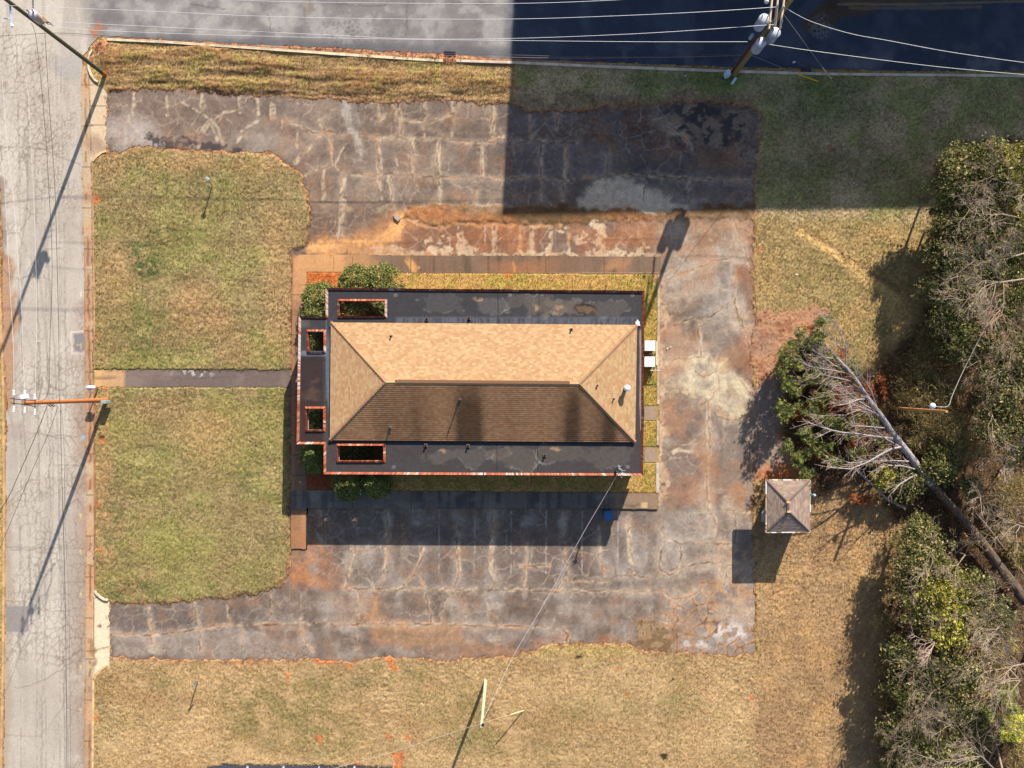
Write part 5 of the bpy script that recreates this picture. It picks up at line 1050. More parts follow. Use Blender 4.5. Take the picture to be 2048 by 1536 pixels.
# the white capsule box on a green post, beside the pole
g = G(197, 777, 0); e = empty('mailbox', (g.x, g.y, 0), 'white rounded box on a green post at the street edge by the path', 'mailbox')
b = MB(); b.tube([(g.x, g.y, 0), (g.x, g.y, 1.2)], .05, 8, D(70, 110, 80)); b.box((g.x + .06, g.y, 1.22), (.32, .2, .14), 0, D(86, 134, 98)); b.build('post', M_paint, e)
p = G(181, 775, 1.45); b = MB(); P = [Vector((p.x - .35 + .7 * t, p.y, 1.42)) for t in (0, .04, .12, .3, .7, .88, .96, 1)]; b.tube(P, [.06, .11, .14, .155, .155, .14, .11, .06], 14, D(226, 230, 250)); b.build('body', M_paint, e, smooth=True)
b = MB(); b.box((p.x + .1, p.y, 1.29), (.1, .1, .1), 0, D(200, 204, 210)); b.build('bracket', M_metal, e)
# pole C, bottom, pale treated wood
pc, gc = pole((971, 1361), 7.4, .135, .10, (190, 196, 158), 'pale greenish wooden pole standing alone in the south grass')
p = G(966, 1447, 7.2); b = MB()
for k in range(5):
    a = 1.6 + k * .5; b.tube([p, p + Vector((math.cos(a) * .22, math.sin(a) * .3, .04)), p + Vector((math.cos(a + .4) * .3, math.sin(a + .3) * .22, -.1))], .014, 4, D(226, 220, 214))
b.build('wire_loops', M_wire, pc); b = MB(); b.tube([(p.x, p.y, 7.36), (p.x, p.y, 7.42)], .11, 10, D(90, 84, 84)); b.build('pole_cap', M_metal, pc)
# pole D, top right, three transformers
pd_, gd = pole((1466, 151), 12.3, .23, .15, (140, 128, 84), 'stout wooden pole carrying three grey transformers above the side road', lean=(.35, .1))
b = MB(); b.tube([(gd.x - .27, gd.y + .05, .3), (gd.x - .2, gd.y + .1, 6.2)], .07, 8, D(120, 44, 36)); b.build('riser_conduit', M_paint, pd_)
for (px, py, z) in ((1529, 37, 8.1), (1551, 64, 7.6), (1523, 84, 7.2)): transformer(px, py, z, .36, 1.15, pd_, (168, 176, 196))
for (x0, y0, x1, y1, z) in ((1546, -22, 1538, 58, 9.2), (1558, -24, 1550, 52, 10.0), (1571, -24, 1561, 56, 10.6)):
    a, c = G(x0, y0, z), G(x1, y1, z); b = MB(); b.tube([a, c], .075, 6, D(226, 196, 168)); arm = b.build('crossarm', M_wood, pd_)
    for t in (.15, .5, .85): q = a.lerp(c, t); bb = MB(); bb.tube([q + Vector((0, 0, .04)), q + Vector((0, 0, .12)), q + Vector((0, 0, .22))], [.03, .06, .04], 7, D(214, 210, 206)); bb.build('insulator', M_plastic, arm)
p = G(1533, 3, 9.6); b = MB(); b.dome((p.x, p.y, p.z), .16, .14, 12, 4, D(220, 220, 226)); b.build('arrester', M_plastic, pd_)
p = G(1504, 71, 7.0); b = MB(); b.tube([(p.x, p.y, 6.6), (p.x, p.y, 7.1)], .12, 10, D(150, 176, 186)); b.build('capacitor', M_paint, pd_)
p = G(1455, 148, .6); b = MB(); b.box((p.x - .02, p.y, .6), (.34, .42, .7), .3, D(214, 228, 250)); b.build('meter_box', M_paint, pd_, bevel=.04)
g = G(1468, 161, .3); e = empty('ground_box', (g.x, g.y, .1), 'small grey oval box in the shaded grass at the foot of the transformer pole', 'utility box'); b = MB(); b.box((g.x, g.y, .2), (.22, .6, .3), -.55, D(206, 220, 226)); b.build('body', M_paint, e, bevel=.05)
b = MB(); b.box((g.x, g.y, .37), (.16, .5, .04), -.55, D(230, 240, 246)); b.build('lid', M_paint, e, bevel=.02)
rope('guy_wire', [(1567, 28, 10.2), (1645, 135, 1.6)], .018, (170, 160, 160), 'steel guy wire running from the transformer pole down to the grass', 'guy wire', sub=2)
rope('guy_guard', [(1645, 135, 1.6), (1663, 158, 0)], .05, (222, 206, 170), 'pale plastic guard round the foot of the shaded guy wire', 'guy guard', sub=2, mat=M_plastic)
rope('guy_guard', [(1592, 147, 1.7), (1636, 163, .02)], .045, (255, 206, 40), 'bright yellow guy guard slanting over the shaded kerb', 'guy guard', sub=2, mat=M_plastic)
rope('guy_wire', [(1502, 110, 5.4), (1592, 147, 1.7)], .014, (150, 150, 156), 'thin guy wire from the transformer pole to the yellow guard', 'guy wire', sub=2)
rope('guy_wire', [(968, 1445, 7.1), (1022, 1429, 1.9)], .013, (216, 196, 150), 'guy wire of the lone pale pole', 'guy wire', sub=2)
rope('guy_guard', [(1022, 1429, 1.9), (1048, 1421, 0)], .04, (250, 232, 170), 'cream guard at the foot of the pale pole guy wire', 'guy guard', sub=2, mat=M_plastic)
# lines along the side road
Wt = (230, 226, 228)
rope('power_line', dpts([(-80, -24), (250, -12), (512, 1.5), (768, 6), (1024, 7), (1230, 0), (1420, -14), (1548, -22)], 11, 10.4), .012, Wt, 'white line over the side road, the one nearest the top edge of the photo')
rope('power_line', dpts([(-80, 8), (20, 11), (175, 17.5), (340, 24), (512, 32), (768, 37.5), (1024, 38), (1200, 33), (1400, 24), (1552, 14)], 10.6, 10.2), .012, Wt, 'white line over the side road, second from the top edge of the photo')
rope('power_line', dpts([(85, 42), (260, 51), (512, 63), (700, 72), (820, 77.5), (1024, 77), (1300, 66), (1548, 49)], 8.6, 9.4), .012, Wt, 'white line over the side road ending among the three transformers')
rope('power_line', dpts([(98, 52), (185, 60), (350, 67), (512, 72), (768, 78), (1024, 81), (1280, 83.5), (1495, 83.5)], 7.6, 7.0), .012, Wt, 'straight white line ending just under the three transformers')
rope('telephone_line', dpts([(-80, 75), (0, 72), (115, 66), (200, 71), (350, 82), (512, 93), (768, 104), (1024, 110), (1200, 114), (1400, 110), (1482, 107)], 6.0, 5.0), .014, (70, 60, 62), 'thin dark line running just above the curb of the side road', 'telephone line')
rope('telephone_line', dpts([(115, 68), (300, 81), (512, 95.5), (700, 104), (900, 111), (1100, 116), (1300, 115), (1482, 111)], 5.8, 4.8), .012, (150, 120, 116), 'thin line just below the dark one beside the curb of the side road', 'telephone line')
rope('power_line', dpts([(1571, 16), (1620, 42), (1700, 67), (1781, 82), (1900, 104), (2048, 125), (2160, 138)], 10.6, 10.4, .6), .014, (226, 226, 222), 'thick pale line curving from the pole top to the right edge')
rope('power_line', dpts([(1540, 89), (1620, 101), (1780, 122), (1900, 136), (2048, 149), (2160, 156)], 7.6, 7.6, .4), .014, (226, 226, 210), 'thick pale line leaving the lowest transformer towards the right edge')
# lines along the street
Bk = (58, 54, 52)
rope('power_line', dpts([(62, 46), (68, 58), (72, 76), (78, 125), (84, 186), (92, 280), (98, 384), (103, 480), (104, 560), (100, 680), (98, 768), (90, 797), (76, 803)], 8.4, 9.0), .014, Bk, 'twisted dark line along the street from the corner pole to the brown pole')
rope('power_line', dpts([(88, 44), (90, 70), (97, 186), (104, 290), (110, 384), (115, 560), (118, 700), (118, 790), (121, 815), (122, 880), (125, 1000), (130, 1180), (133, 1400), (134, 1640)], 7.2, 7.0), .015, Bk, 'long dark line running down the middle of the street')
rope('power_line', dpts([(122, 800), (128, 900), (130, 1040), (137, 1200), (140, 1400), (141, 1640)], 6.8, 6.8), .013, (130, 120, 112), 'faint thin line beside the long dark one, south of the brown pole')
Wl = (226, 220, 214)
rope('power_line', dpts([(-20, 60), (1, 130), (15, 300), (26, 384), (37, 534), (44, 634), (46, 709), (50, 788)], 10.4, 9.9, .5), .009, Wl, 'pale line over the street reaching the middle white insulator')
rope('power_line', dpts([(22, 52), (54, 170), (62, 300), (67, 384), (72, 534), (73, 650), (70, 795)], 10.3, 9.3, .5), .009, Wl, 'pale line over the street reaching the insulator nearest the pole head')
rope('power_line', dpts([(-30, 200), (4, 330), (11, 400), (16, 500), (22, 609), (27, 696), (28, 783)], 10.4, 10.4, .5), .009, Wl, 'pale line over the street reaching the insulator at the pole tip')
rope('service_line', dpts([(94, 812), (75, 862), (37, 950), (12, 1003), (-40, 1080)], 7.6, 7.6, .2), .02, Bk, 'dark service line going down left from the brown pole, upper of two', 'service line')
rope('service_line', dpts([(116, 812), (97, 866), (57, 958), (15, 1060), (-20, 1140)], 7.4, 7.4, .2), .015, (86, 80, 76), 'dark service line going down left from the brown pole, lower of two', 'service line')
M0 = MAST
rope('service_line', [M0] + [(1210, 992, 3.7), (1170, 1060, 3.8), (1120, 1150, 4.1), (1075, 1230, 4.6), (1028, 1310, 5.3), (992, 1385, 6.1), (968, 1436, 7.0)], .015, (190, 184, 188), 'pale service line from the roof mast to the lone south pole', 'service line')
rope('service_line', [(968, 1446, 7.2), (930, 1457, 6.9), (860, 1480, 6.5), (780, 1506, 6.2), (700, 1528, 6.1), (600, 1556, 6.1), (480, 1590, 6.3)], .016, (186, 170, 156), 'twisted grey service line from the lone south pole to the bottom edge', 'service line')
# pole E among the trees
pe, ge = pole((1783, 816), 7.0, .13, .10, (196, 140, 86), 'short brown pole with a white lamp head beside the brush')
p = G(1866, 812, 6.2); b = MB(); b.tube([p - Vector((.35, .02, -.02)), p], .03, 6, D(170, 170, 176)); la = b.build('lamp_arm', M_metal, pe)
b = MB(); b.dome((p.x, p.y, 6.15), .22, .18, 16, 5, D(236, 240, 255)); b.build('lamp_head', M_plastic, la)
rope('service_line', [(1868, 812, 6.4), (1882, 814, 6.35), (1897, 811, 6.4), (1905, 790, 6.3), (1925, 745, 6.2), (1955, 685, 6.4), (1986, 624, 7.0), (1998, 600, 7.2)], .022, (206, 196, 176), 'pale wire from the white lamp up into the bare tree', 'service line')
# yard posts
def yard_post(base, top, h, label, head):
    a, c = G(*base, 0), G(*top, h); e = empty('marker_post', (a.x, a.y, 0), label, 'post', None)
    b = MB(); b.tube([a, c], .045, 6, D(150, 150, 140)); b.build('post', M_metal, e)
    b = MB(); d = (c - a).normalized()
    if head: b.box((c.x, c.y, c.z), (.34, .2, .12), -.7, D(214, 224, 230))
    else: b.box((c.x + .12, c.y + .16, c.z - .1), (.62, .14, .05), .95, D(196, 196, 190))
    b.build('head', M_metal, e, bevel=.02)
yard_post((425, 372), (415, 358), 1.5, 'thin leaning metal post with a pale head in the upper lawn', True)
yard_post((396, 1362), (385, 1373), 1.6, 'thin metal post with a flat grey head in the south grass', False)
# small litter
for px, py, s, c, lab in ((1703, 453 + 0, .0, 0, ''),): pass
def scrap(px, py, w, h, col, label):
    g = G(px, py, .08); b = MB(); k = 7; vs = [(g.x + math.cos(6.28 * i / k) * w * rnd.uniform(.6, 1.2), g.y + math.sin(6.28 * i / k) * h * rnd.uniform(.6, 1.2)) for i in range(k)]
    b.prism(vs, .05, .09, D(*col)); tag(b.build('paper_scrap', M_paint), label, 'litter', 'scraps of litter')
scrap(1593, 549, .11, .07, (240, 240, 236), 'white scrap of paper in the sunlit north east grass'); scrap(1588, 124, .13, .1, (200, 220, 226), 'pale crumpled scrap in the shaded gutter near the drain')
scrap(1371, 152, .09, .05, (220, 230, 220), 'tiny pale scrap in the shaded strip left of the transformer pole'); scrap(1066, 1003, .06, .05, (250, 250, 250), 'tiny white scrap on the shaded south walk'); scrap(1997, 1215, .3, .16, (206, 210, 220), 'grey scrap lying under the south east trees')
g = G(795, 434, .15); b = MB(); b.prism([(g.x - .3, g.y + .2), (g.x - .25, g.y - .1), (g.x + .05, g.y - .35), (g.x + .25, g.y - .1), (g.x + .15, g.y + .2)], 0, .16, D(186, 164, 140)); tag(b.build('concrete_lump', M_conc), 'broken concrete lump where the orange clay starts', 'rubble')
# ------------------------------------------------------------------ trees and shrubs
def leaf_quads(P, size, rs, up=.5, asp=.55):
    n = len(P); N = rs.normal(size=(n, 3)); N[:, 2] = np.abs(N[:, 2]) + up; N /= np.linalg.norm(N, axis=1)[:, None]
    T = rs.normal(size=(n, 3)); A = np.cross(N, T); A /= np.linalg.norm(A, axis=1)[:, None]; B = np.cross(N, A)
    s = size * np.clip(rs.lognormal(0, .38, n), .4, 2.2)[:, None]; V = np.stack([P + A * s, P + B * s * asp, P - A * s, P - B * s * asp], 1); return V
def crown_points(c, r, rz, nclump, nleaf, rs, shell=.55, cr=.3, flat=False, full=False):
    d = rs.normal(size=(nclump, 3)); d /= np.linalg.norm(d, axis=1)[:, None]
    if not full: d[:, 2] = np.abs(d[:, 2]) * 1.0 - .25
    rad = (shell + (1 - shell) * rs.rand(nclump) ** .6)[:, None] * (rs.uniform(.7, 1.25, nclump)[:, None] if shell < .6 else 1)
    C = np.array(c) + d * rad * np.array([r, r, rz]); k = rs.randint(0, nclump, nleaf)
    sc = (cr * r * rs.uniform(.35, 1.5, nclump))[k][:, None]
    P = C[k] + rs.normal(size=(nleaf, 3)) * sc * np.array([.55, .55, .35]); return P, k
PAL = {'dark': ((84, 94, 52), (106, 112, 62), (64, 74, 42), (140, 134, 86)),
       'olive': ((110, 114, 58), (134, 132, 74), (84, 92, 46), (98, 104, 54), (168, 158, 104)),
       'yellow': ((160, 156, 62), (182, 172, 70), (120, 128, 52), (198, 182, 90)),
       'twig': ((166, 146, 92), (190, 170, 112), (130, 114, 66), (150, 122, 80)),
       'shrub': ((112, 118, 62), (132, 136, 74), (94, 100, 52), (150, 148, 88)),
       'hedge': ((98, 110, 58), (120, 126, 70), (80, 94, 46), (146, 142, 84))}
LN = [0]
KL = 1.5
def leafy(name, px, py, rpx, ztop, label, pal='olive', n=4200, size=.085, cat='tree', group=None, zr_=.6, clumps=46, shell=.5, cr=.3, dens_trunk=True):
    LN[0] += 1; rs = np.random.RandomState(100 + LN[0]); zc = ztop - rpx / 25 * zr_ * .9
    g = G(px, py, max(.3, zc)); r = rpx * (H - g.z) / FPX; base = Vector((g.x + rnd.uniform(-.3, .3), g.y + rnd.uniform(-.3, .3), 0))
    e = empty(name, base, label, cat, group)
    P, k = crown_points((g.x, g.y, g.z), r * (1.08 if cat == 'tree' else 1), max(.5, min(r * zr_, ztop - g.z + .3)), clumps, n, rs, shell, cr)
    P = P[P[:, 2] > .12]; k = k[:len(P)]
    tw = pal == 'twig'; V = leaf_quads(P, size * (2.6 if tw else 1), rs, asp=.1 if tw else .55); pc_ = np.array([D(*c, k=1.0 if cat == 'shrub' else (1.3 if tw else (1.15 if pal in ('olive', 'yellow') else 1.25))) for c in (PAL[pal] * 3 + (PAL['twig'] if cat == 'tree' and not tw else ()))]); C = pc_[rs.randint(0, len(pc_), len(P))] * rs.lognormal(-.03, .17, len(P))[:, None]
    quads_mesh('crown' if cat == 'tree' else 'foliage', V, np.clip(C, 0, .8), M_leaf, e)
    b = MB(); top = Vector((g.x, g.y, max(.4, g.z))); b.tube([base + Vector((0, 0, -.05)), base.lerp(top, .5) + Vector((rnd.uniform(-.1, .1), rnd.uniform(-.1, .1), 0)), top], [.05 + r * .035, .04 + r * .025, .03], 7, D(120, 104, 88))
    for q in range(6):
        d = Vector((rnd.uniform(-1, 1), rnd.uniform(-1, 1), rnd.uniform(0, .6))); s = base.lerp(top, rnd.uniform(.4, .9)); b.tube([s, s + d * r * .4, s + d * r * .75 + Vector((0, 0, .1))], [.035, .022, .01], 4, D(130, 112, 94))
    b.build('trunk' if cat == 'tree' else 'stem', M_bark, e); return e
# clipped bushes round the canopy
def bush(px, py, rpx, ht, label, pal='shrub', n=9000):
    return leafy('bush', px, py, rpx * (1.3 if py < 700 else 1.12), ht, label, pal, n, .055, 'shrub', 'rounded evergreen bushes round the west end of the building', .95, 150, .86, .14)
bush(713, 566, 27, 2.1, 'rounded bush against the north roof edge, the one nearer the street'); bush(766, 566, 29, 2.1, 'rounded bush against the north roof edge, the one farther from the street')
bush(642, 600, 28, 2.2, 'rounded bush at the north west corner, touching the orange soil'); bush(637, 634, 28, 2.2, 'rounded bush tucked between the walk and the small canopy opening')
bush(712, 618, 30, 3.3, 'light green bush filling the larger northern roof opening', 'olive'); bush(752, 616, 20, 2.4, 'darker sparse bush at the east end of the northern roof opening', 'dark', 2200)
bush(633, 678, 17, 1.6, 'leafy plant seen through the small north opening of the canopy', 'dark', 1500); bush(631, 838, 15, 1.4, 'dark plant deep in the small south opening of the canopy', 'dark', 1400); bush(715, 905, 26, 1.2, 'dark bush under the larger southern roof opening', 'dark', 3000)
bush(628, 917, 26, 2.0, 'rounded bush at the south west corner below the canopy', 'shrub'); bush(699, 968, 29, 2.0, 'rounded bush on the south side with a sunlit patch on top', 'hedge'); bush(755, 966, 26, 2.0, 'dark rounded bush on the south side next to the sunlit one', 'shrub')

# bare trees
def bare(trunk, ang, spread, L, label, name='bare_tree', col=(170, 150, 130), depth=4, seed=0, n0=7, r0=.075, up=.18, curl=.25, group='leafless trees in the eastern woods'):
    R = random.Random(900 + seed); P = [G(*t) for t in trunk]; base = Vector((P[0].x, P[0].y, 0)); e = empty(name, base, label, 'tree', group)
    b = MB(); c0 = D(*col, k=1.55); pts = ([base] if P[0].z > .5 else []) + P; b.tube(pts, [r0 * 1.3 - (r0 * .6) * i / max(1, len(pts) - 1) for i in range(len(pts))], 7, c0); b.build('trunk', M_bark, e)
    def br(b, p, d, L, r, k):
        q = [p]; m = 5; dd = d.copy()
        for i in range(m):
            dd = (dd + Vector((R.uniform(-curl, curl), R.uniform(-curl, curl), R.uniform(-curl, curl) * .6 + up * .3))).normalized(); q.append(q[-1] + dd * L / m)
        f = R.uniform(.8, 1.15); b.tube(q, [max(.0045, r * (1 - .75 * i / m)) for i in range(m + 1)], 5 if r > .03 else 3, tuple(x * f for x in c0), cap=False)
        if k <= 0: return
        for j in range(R.choice((3, 4, 5)) + (2 if k == 1 else 0)):
            t = R.uniform(.25, 1); i = min(m - 1, int(t * m)); s = q[i].lerp(q[i + 1], t * m - i)
            a = R.uniform(.3, .75) * R.choice((-1, 1)); z = R.uniform(-.3, .4); n_ = Vector((dd.x * math.cos(a) - dd.y * math.sin(a), dd.x * math.sin(a) + dd.y * math.cos(a), dd.z * .5 + z)).normalized()
            br(b, s, n_, L * R.uniform(.38, .62), r * .5, k - 1)
    for i in range(n0):
        a = math.radians(ang + spread * (-.5 + (i + R.uniform(-.2, .2)) / max(1, n0 - 1))); d = Vector((math.cos(a), math.sin(a), R.uniform(.05, .5))); b = MB()
        s = P[-1] if i % 2 else P[-1].lerp(P[-2], R.uniform(0, .35)); br(b, s, d.normalized(), L * R.uniform(.6, 1.1), r0 * .42, depth - 1); b.build('limb', M_bark, e)
    return e
bare([(2020, 452, .6), (2060, 440, 3), (2002, 428, 6)], 165, 100, 3.6, 'grey leafless tree fanning towards the lawn at the north end of the woods', seed=1)
bare([(2070, 560, .6), (2080, 556, 3.5), (2048, 558, 5.5), (1992, 566, 6.2)], 185, 130, 3.6, 'large grey leafless tree whose limbs sweep left above the dark thicket', seed=2, n0=9)
bare([(2040, 480, 1), (2070, 500, 4), (2030, 512, 6.2)], 150, 110, 2.8, 'smaller grey leafless tree between the two large ones in the north woods', seed=3)
bare([(1905, 640, .3), (1912, 645, 1.5), (1905, 637, 2.6)], 230, 300, 1.4, 'small pale leafless sapling in the dark edge of the thicket', seed=4, r0=.06, n0=6, depth=3)
bare([(1998, 640, 1), (2000, 620, 5)], 210, 200, 2.2, 'leafless tree with reddish twigs where the pale wire ends', seed=5, col=(190, 150, 120))
bare([(1955, 985, .6), (1961, 994, 3.6)], 200, 330, 2.0, 'leafless tree spreading like a star beside the fallen trunk', seed=6, n0=12, depth=3, r0=.07, curl=.15)
bare([(2030, 900, .6), (2030, 935, 4)], 130, 120, 2.4, 'thin leafless tree east of the brush with grey drooping twigs', seed=7, col=(176, 160, 146))
bare([(2050, 1050, .6), (2070, 1062, 4), (2030, 1048, 5)], 170, 90, 2.6, 'grey leafless tree leaning in from the right edge above the fallen trunk', seed=8)
bare([(2070, 1290, .6), (2110, 1345, 4), (2048, 1328, 5.6), (2025, 1332, 6)], 150, 110, 4.4, 'big pale leafless tree fanning up and left on the right edge', seed=9, n0=10)
bare([(2020, 1340, .8), (2040, 1362, 5)], 195, 70, 3.6, 'leafless tree with long low limbs reaching left, below the big pale one', seed=10, n0=5)
bare([(1990, 1480, 1), (2010, 1560, 4), (1962, 1512, 6)], 140, 110, 4.4, 'big pale leafless tree at the bottom edge of the woods', seed=11, n0=10)
bare([(1900, 1420, .8), (1900, 1452, 4.5)], 135, 90, 3.4, 'slender leafless tree with upswept twigs, left of the big bottom one', seed=12, n0=6)
bare([(1860, 1520, .8), (1880, 1545, 4.5)], 165, 80, 2.8, 'leafless tree at the very bottom left corner of the woods', seed=13, n0=6)
bare([(2040, 390, 1), (2060, 380, 5)], 170, 120, 2.6, 'fine leafless tree in the top right of the woods', seed=14, n0=7)
bare([(1920, 1180, .8), (1930, 1205, 4)], 100, 200, 1.8, 'leafless tree poking out of the south east evergreens', seed=15, depth=3, col=(186, 160, 140))
bare([(1860, 1260, .5), (1870, 1285, 4)], 190, 90, 2.0, 'leafless tree with short pinkish twigs at the lawn edge', seed=16, depth=3, col=(190, 160, 146))
for k, (px, py, z, a, lab) in enumerate(((1935, 372, 3.6, 160, 'near the north west tip'), (1990, 350, 3.5, 140, 'at the very top'), (1950, 520, 4.2, 200, 'above the sweeping tree'), (1930, 585, 4, 190, 'in the dark edge'), (2010, 735, 4.5, 150, 'east of the pale wire'), (1960, 720, 3.6, 170, 'left of the pale wire'),
      (1870, 1100, 3.8, 170, 'just below the fallen trunk'), (1850, 1180, 4, 180, 'left of the bright yellow evergreen'), (1960, 1260, 3.8, 120, 'below the flecked evergreen'), (1830, 1340, 3.6, 160, 'at the lawn edge under the evergreens'), (1990, 1180, 4, 130, 'right of the flecked evergreen'), (1985, 830, 4.4, 200, 'among the glossy dark evergreens'))):
    bare([(px - 20 * (px - 1024) / 900, py - 20 * (py - 768) / 900, .5), (px, py, z)], a, 220, 2.1, 'fine twiggy leafless shrub growing through the thicket, ' + lab, 'twiggy_shrub', (184, 160, 132), 3, 80 + k, 9, .04, .2, .35, 'twiggy shrubs growing through the thicket')
# evergreens of the thicket
GR = 'evergreen trees of the eastern thicket'
T = [(1925, 335, 44, 5.0, 'olive', 'pale flecked evergreen at the north west tip of the thicket'), (1990, 322, 40, 5.0, 'olive', 'pale flecked evergreen second along the north edge of the thicket'), (2040, 330, 40, 5.4, 'yellow', 'yellowish evergreen in the top right corner of the thicket'),
     (1900, 378, 34, 3.6, 'olive', 'evergreen on the thicket edge in reach of the office shadow'), (1960, 390, 50, 4.4, 'olive', 'broad flecked evergreen under the northmost bare limbs'), (2030, 405, 48, 4.6, 'yellow', 'yellow green evergreen on the right edge in the north woods'),
     (1898, 440, 36, 3.4, 'dark', 'dark evergreen bulging to the lawn just below the office shadow'), (1955, 460, 48, 4.0, 'dark', 'dark evergreen behind the lawn edge in the north woods'), (2025, 480, 48, 4.4, 'olive', 'olive evergreen on the right edge beneath the small bare tree'),
     (1893, 505, 38, 3.4, 'dark', 'dark evergreen at the lawn edge, second below the office shadow'), (1945, 535, 46, 3.8, 'dark', 'dark evergreen left of the sweeping bare limbs'), (2020, 555, 50, 3.8, 'olive', 'olive evergreen directly below the large sweeping tree'),
     (1890, 570, 36, 3.2, 'dark', 'dark evergreen at the lawn edge level with the sweeping tree'), (1940, 610, 44, 3.4, 'dark', 'dark evergreen beneath the drooping sweeping twigs'), (2040, 620, 44, 4.4, 'dark', 'dark evergreen on the right edge beside the wire end'),
     (1888, 630, 32, 3.0, 'dark', 'dark evergreen around the pale sapling'), (1935, 680, 42, 3.4, 'olive', 'dull evergreen right of the pale sapling'), (2000, 690, 46, 4.4, 'dark', 'dark evergreen crossed by the pale wire'), (2045, 720, 40, 5.0, 'dark', 'dark evergreen on the right edge, east of the wire'),
     (1985, 765, 40, 4.4, 'dark', 'dark evergreen east of the lamp pole'), (2030, 800, 46, 5.0, 'dark', 'glossy dark evergreen on the right edge level with the lamp'), (1990, 850, 36, 4.4, 'dark', 'dark evergreen below the lamp level'), (2035, 880, 44, 5.0, 'dark', 'glossy dark evergreen right of the star shaped tree'),
     (1878, 925, 34, 2.4, 'olive', 'small evergreen growing against the right side of the fallen trunk'), (1812, 965, 34, 2.0, 'dark', 'dark leafy evergreen left of the fallen trunk'), (1768, 958, 20, 1.8, 'yellow', 'yellow green sapling under the lowest pine limbs'), (1940, 975, 20, 2.2, 'olive', 'small green shrub like tree left of the star shaped tree'),
     (1842, 1075, 36, 3.2, 'olive', 'evergreen bordering the lawn below the fallen trunk'), (1868, 1128, 44, 3.8, 'olive', 'broad evergreen between the fallen trunk and the south lawn'), (1935, 1180, 42, 3.8, 'olive', 'flecked evergreen below the fallen trunk, toward the right'),
     (1830, 1140, 36, 3.4, 'dark', 'dark evergreen on the lawn edge in the south woods'), (1885, 1185, 50, 4.2, 'yellow', 'bright yellow green evergreen in the middle of the south woods'), (1940, 1230, 44, 4.0, 'olive', 'flecked evergreen south east of the bright yellow one'), (1836, 1215, 40, 3.6, 'olive', 'evergreen left of the bright yellow one'),
     (1895, 1260, 40, 3.8, 'yellow', 'yellow green evergreen just below the bright one'), (1800, 1310, 30, 3.0, 'dark', 'dark evergreen at the lawn edge under pinkish twigs'), (1860, 1330, 44, 3.2, 'dark', 'dark evergreen beneath the long low limbs'), (1925, 1340, 40, 3.2, 'olive', 'dull evergreen in the middle of the south woods'),
     (1805, 1390, 34, 3.0, 'dark', 'dark evergreen at the lawn edge, fourth from the bottom'), (1865, 1410, 44, 3.2, 'dark', 'dark evergreen below the long low limbs'), (1930, 1430, 40, 3.0, 'olive', 'dull evergreen left of the yellow pine'), (1795, 1460, 32, 3.0, 'dark', 'dark evergreen at the lawn edge near the bottom'),
     (1850, 1490, 40, 3.2, 'dark', 'dark evergreen beneath the slender bare tree'), (1810, 1530, 34, 3.0, 'dark', 'dark evergreen in the bottom left corner of the woods'), (1910, 1525, 40, 3.2, 'olive', 'dull evergreen at the bottom edge under pale limbs'), (1990, 1230, 40, 3.6, 'dark', 'dark evergreen behind the grey scrap'), (1990, 1290, 36, 3.2, 'twig', 'brownish half bare evergreen by the big right tree')]
for px, py, r, z, pal, lab in T: leafy('evergreen_tree', px, py, r, z + (.6 if px < 1910 and (py < 720 or py > 1050) else .2), lab, pal, int(600 + r * 62), .082, 'tree', GR)
# more tall leafless crowns over the thicket
for k, (t0, f, a, sp, L, lab) in enumerate((((2030, 350, 1), (1985, 352, 5), 150, 150, 2.6, 'over the pale flecked evergreens'), ((2050, 700, 1), (2030, 690, 5), 160, 160, 2.6, 'on the right edge east of the wire'),
      ((1930, 1110, 1), (1915, 1130, 4.6), 170, 160, 2.4, 'standing over the broad evergreen'), ((2010, 1240, 1), (1990, 1262, 5), 140, 160, 2.8, 'above the big pale tree'), ((1880, 1370, 1), (1862, 1388, 4.4), 150, 170, 2.4, 'above the slender one'), ((1830, 1450, .6), (1822, 1478, 4), 160, 170, 2.2, 'reaching the lawn near the bottom'))):
    bare([t0, f], a, sp, L, 'grey brown leafless tree ' + lab, seed=120 + k, col=(160, 138, 114), n0=7, depth=4, r0=.05)
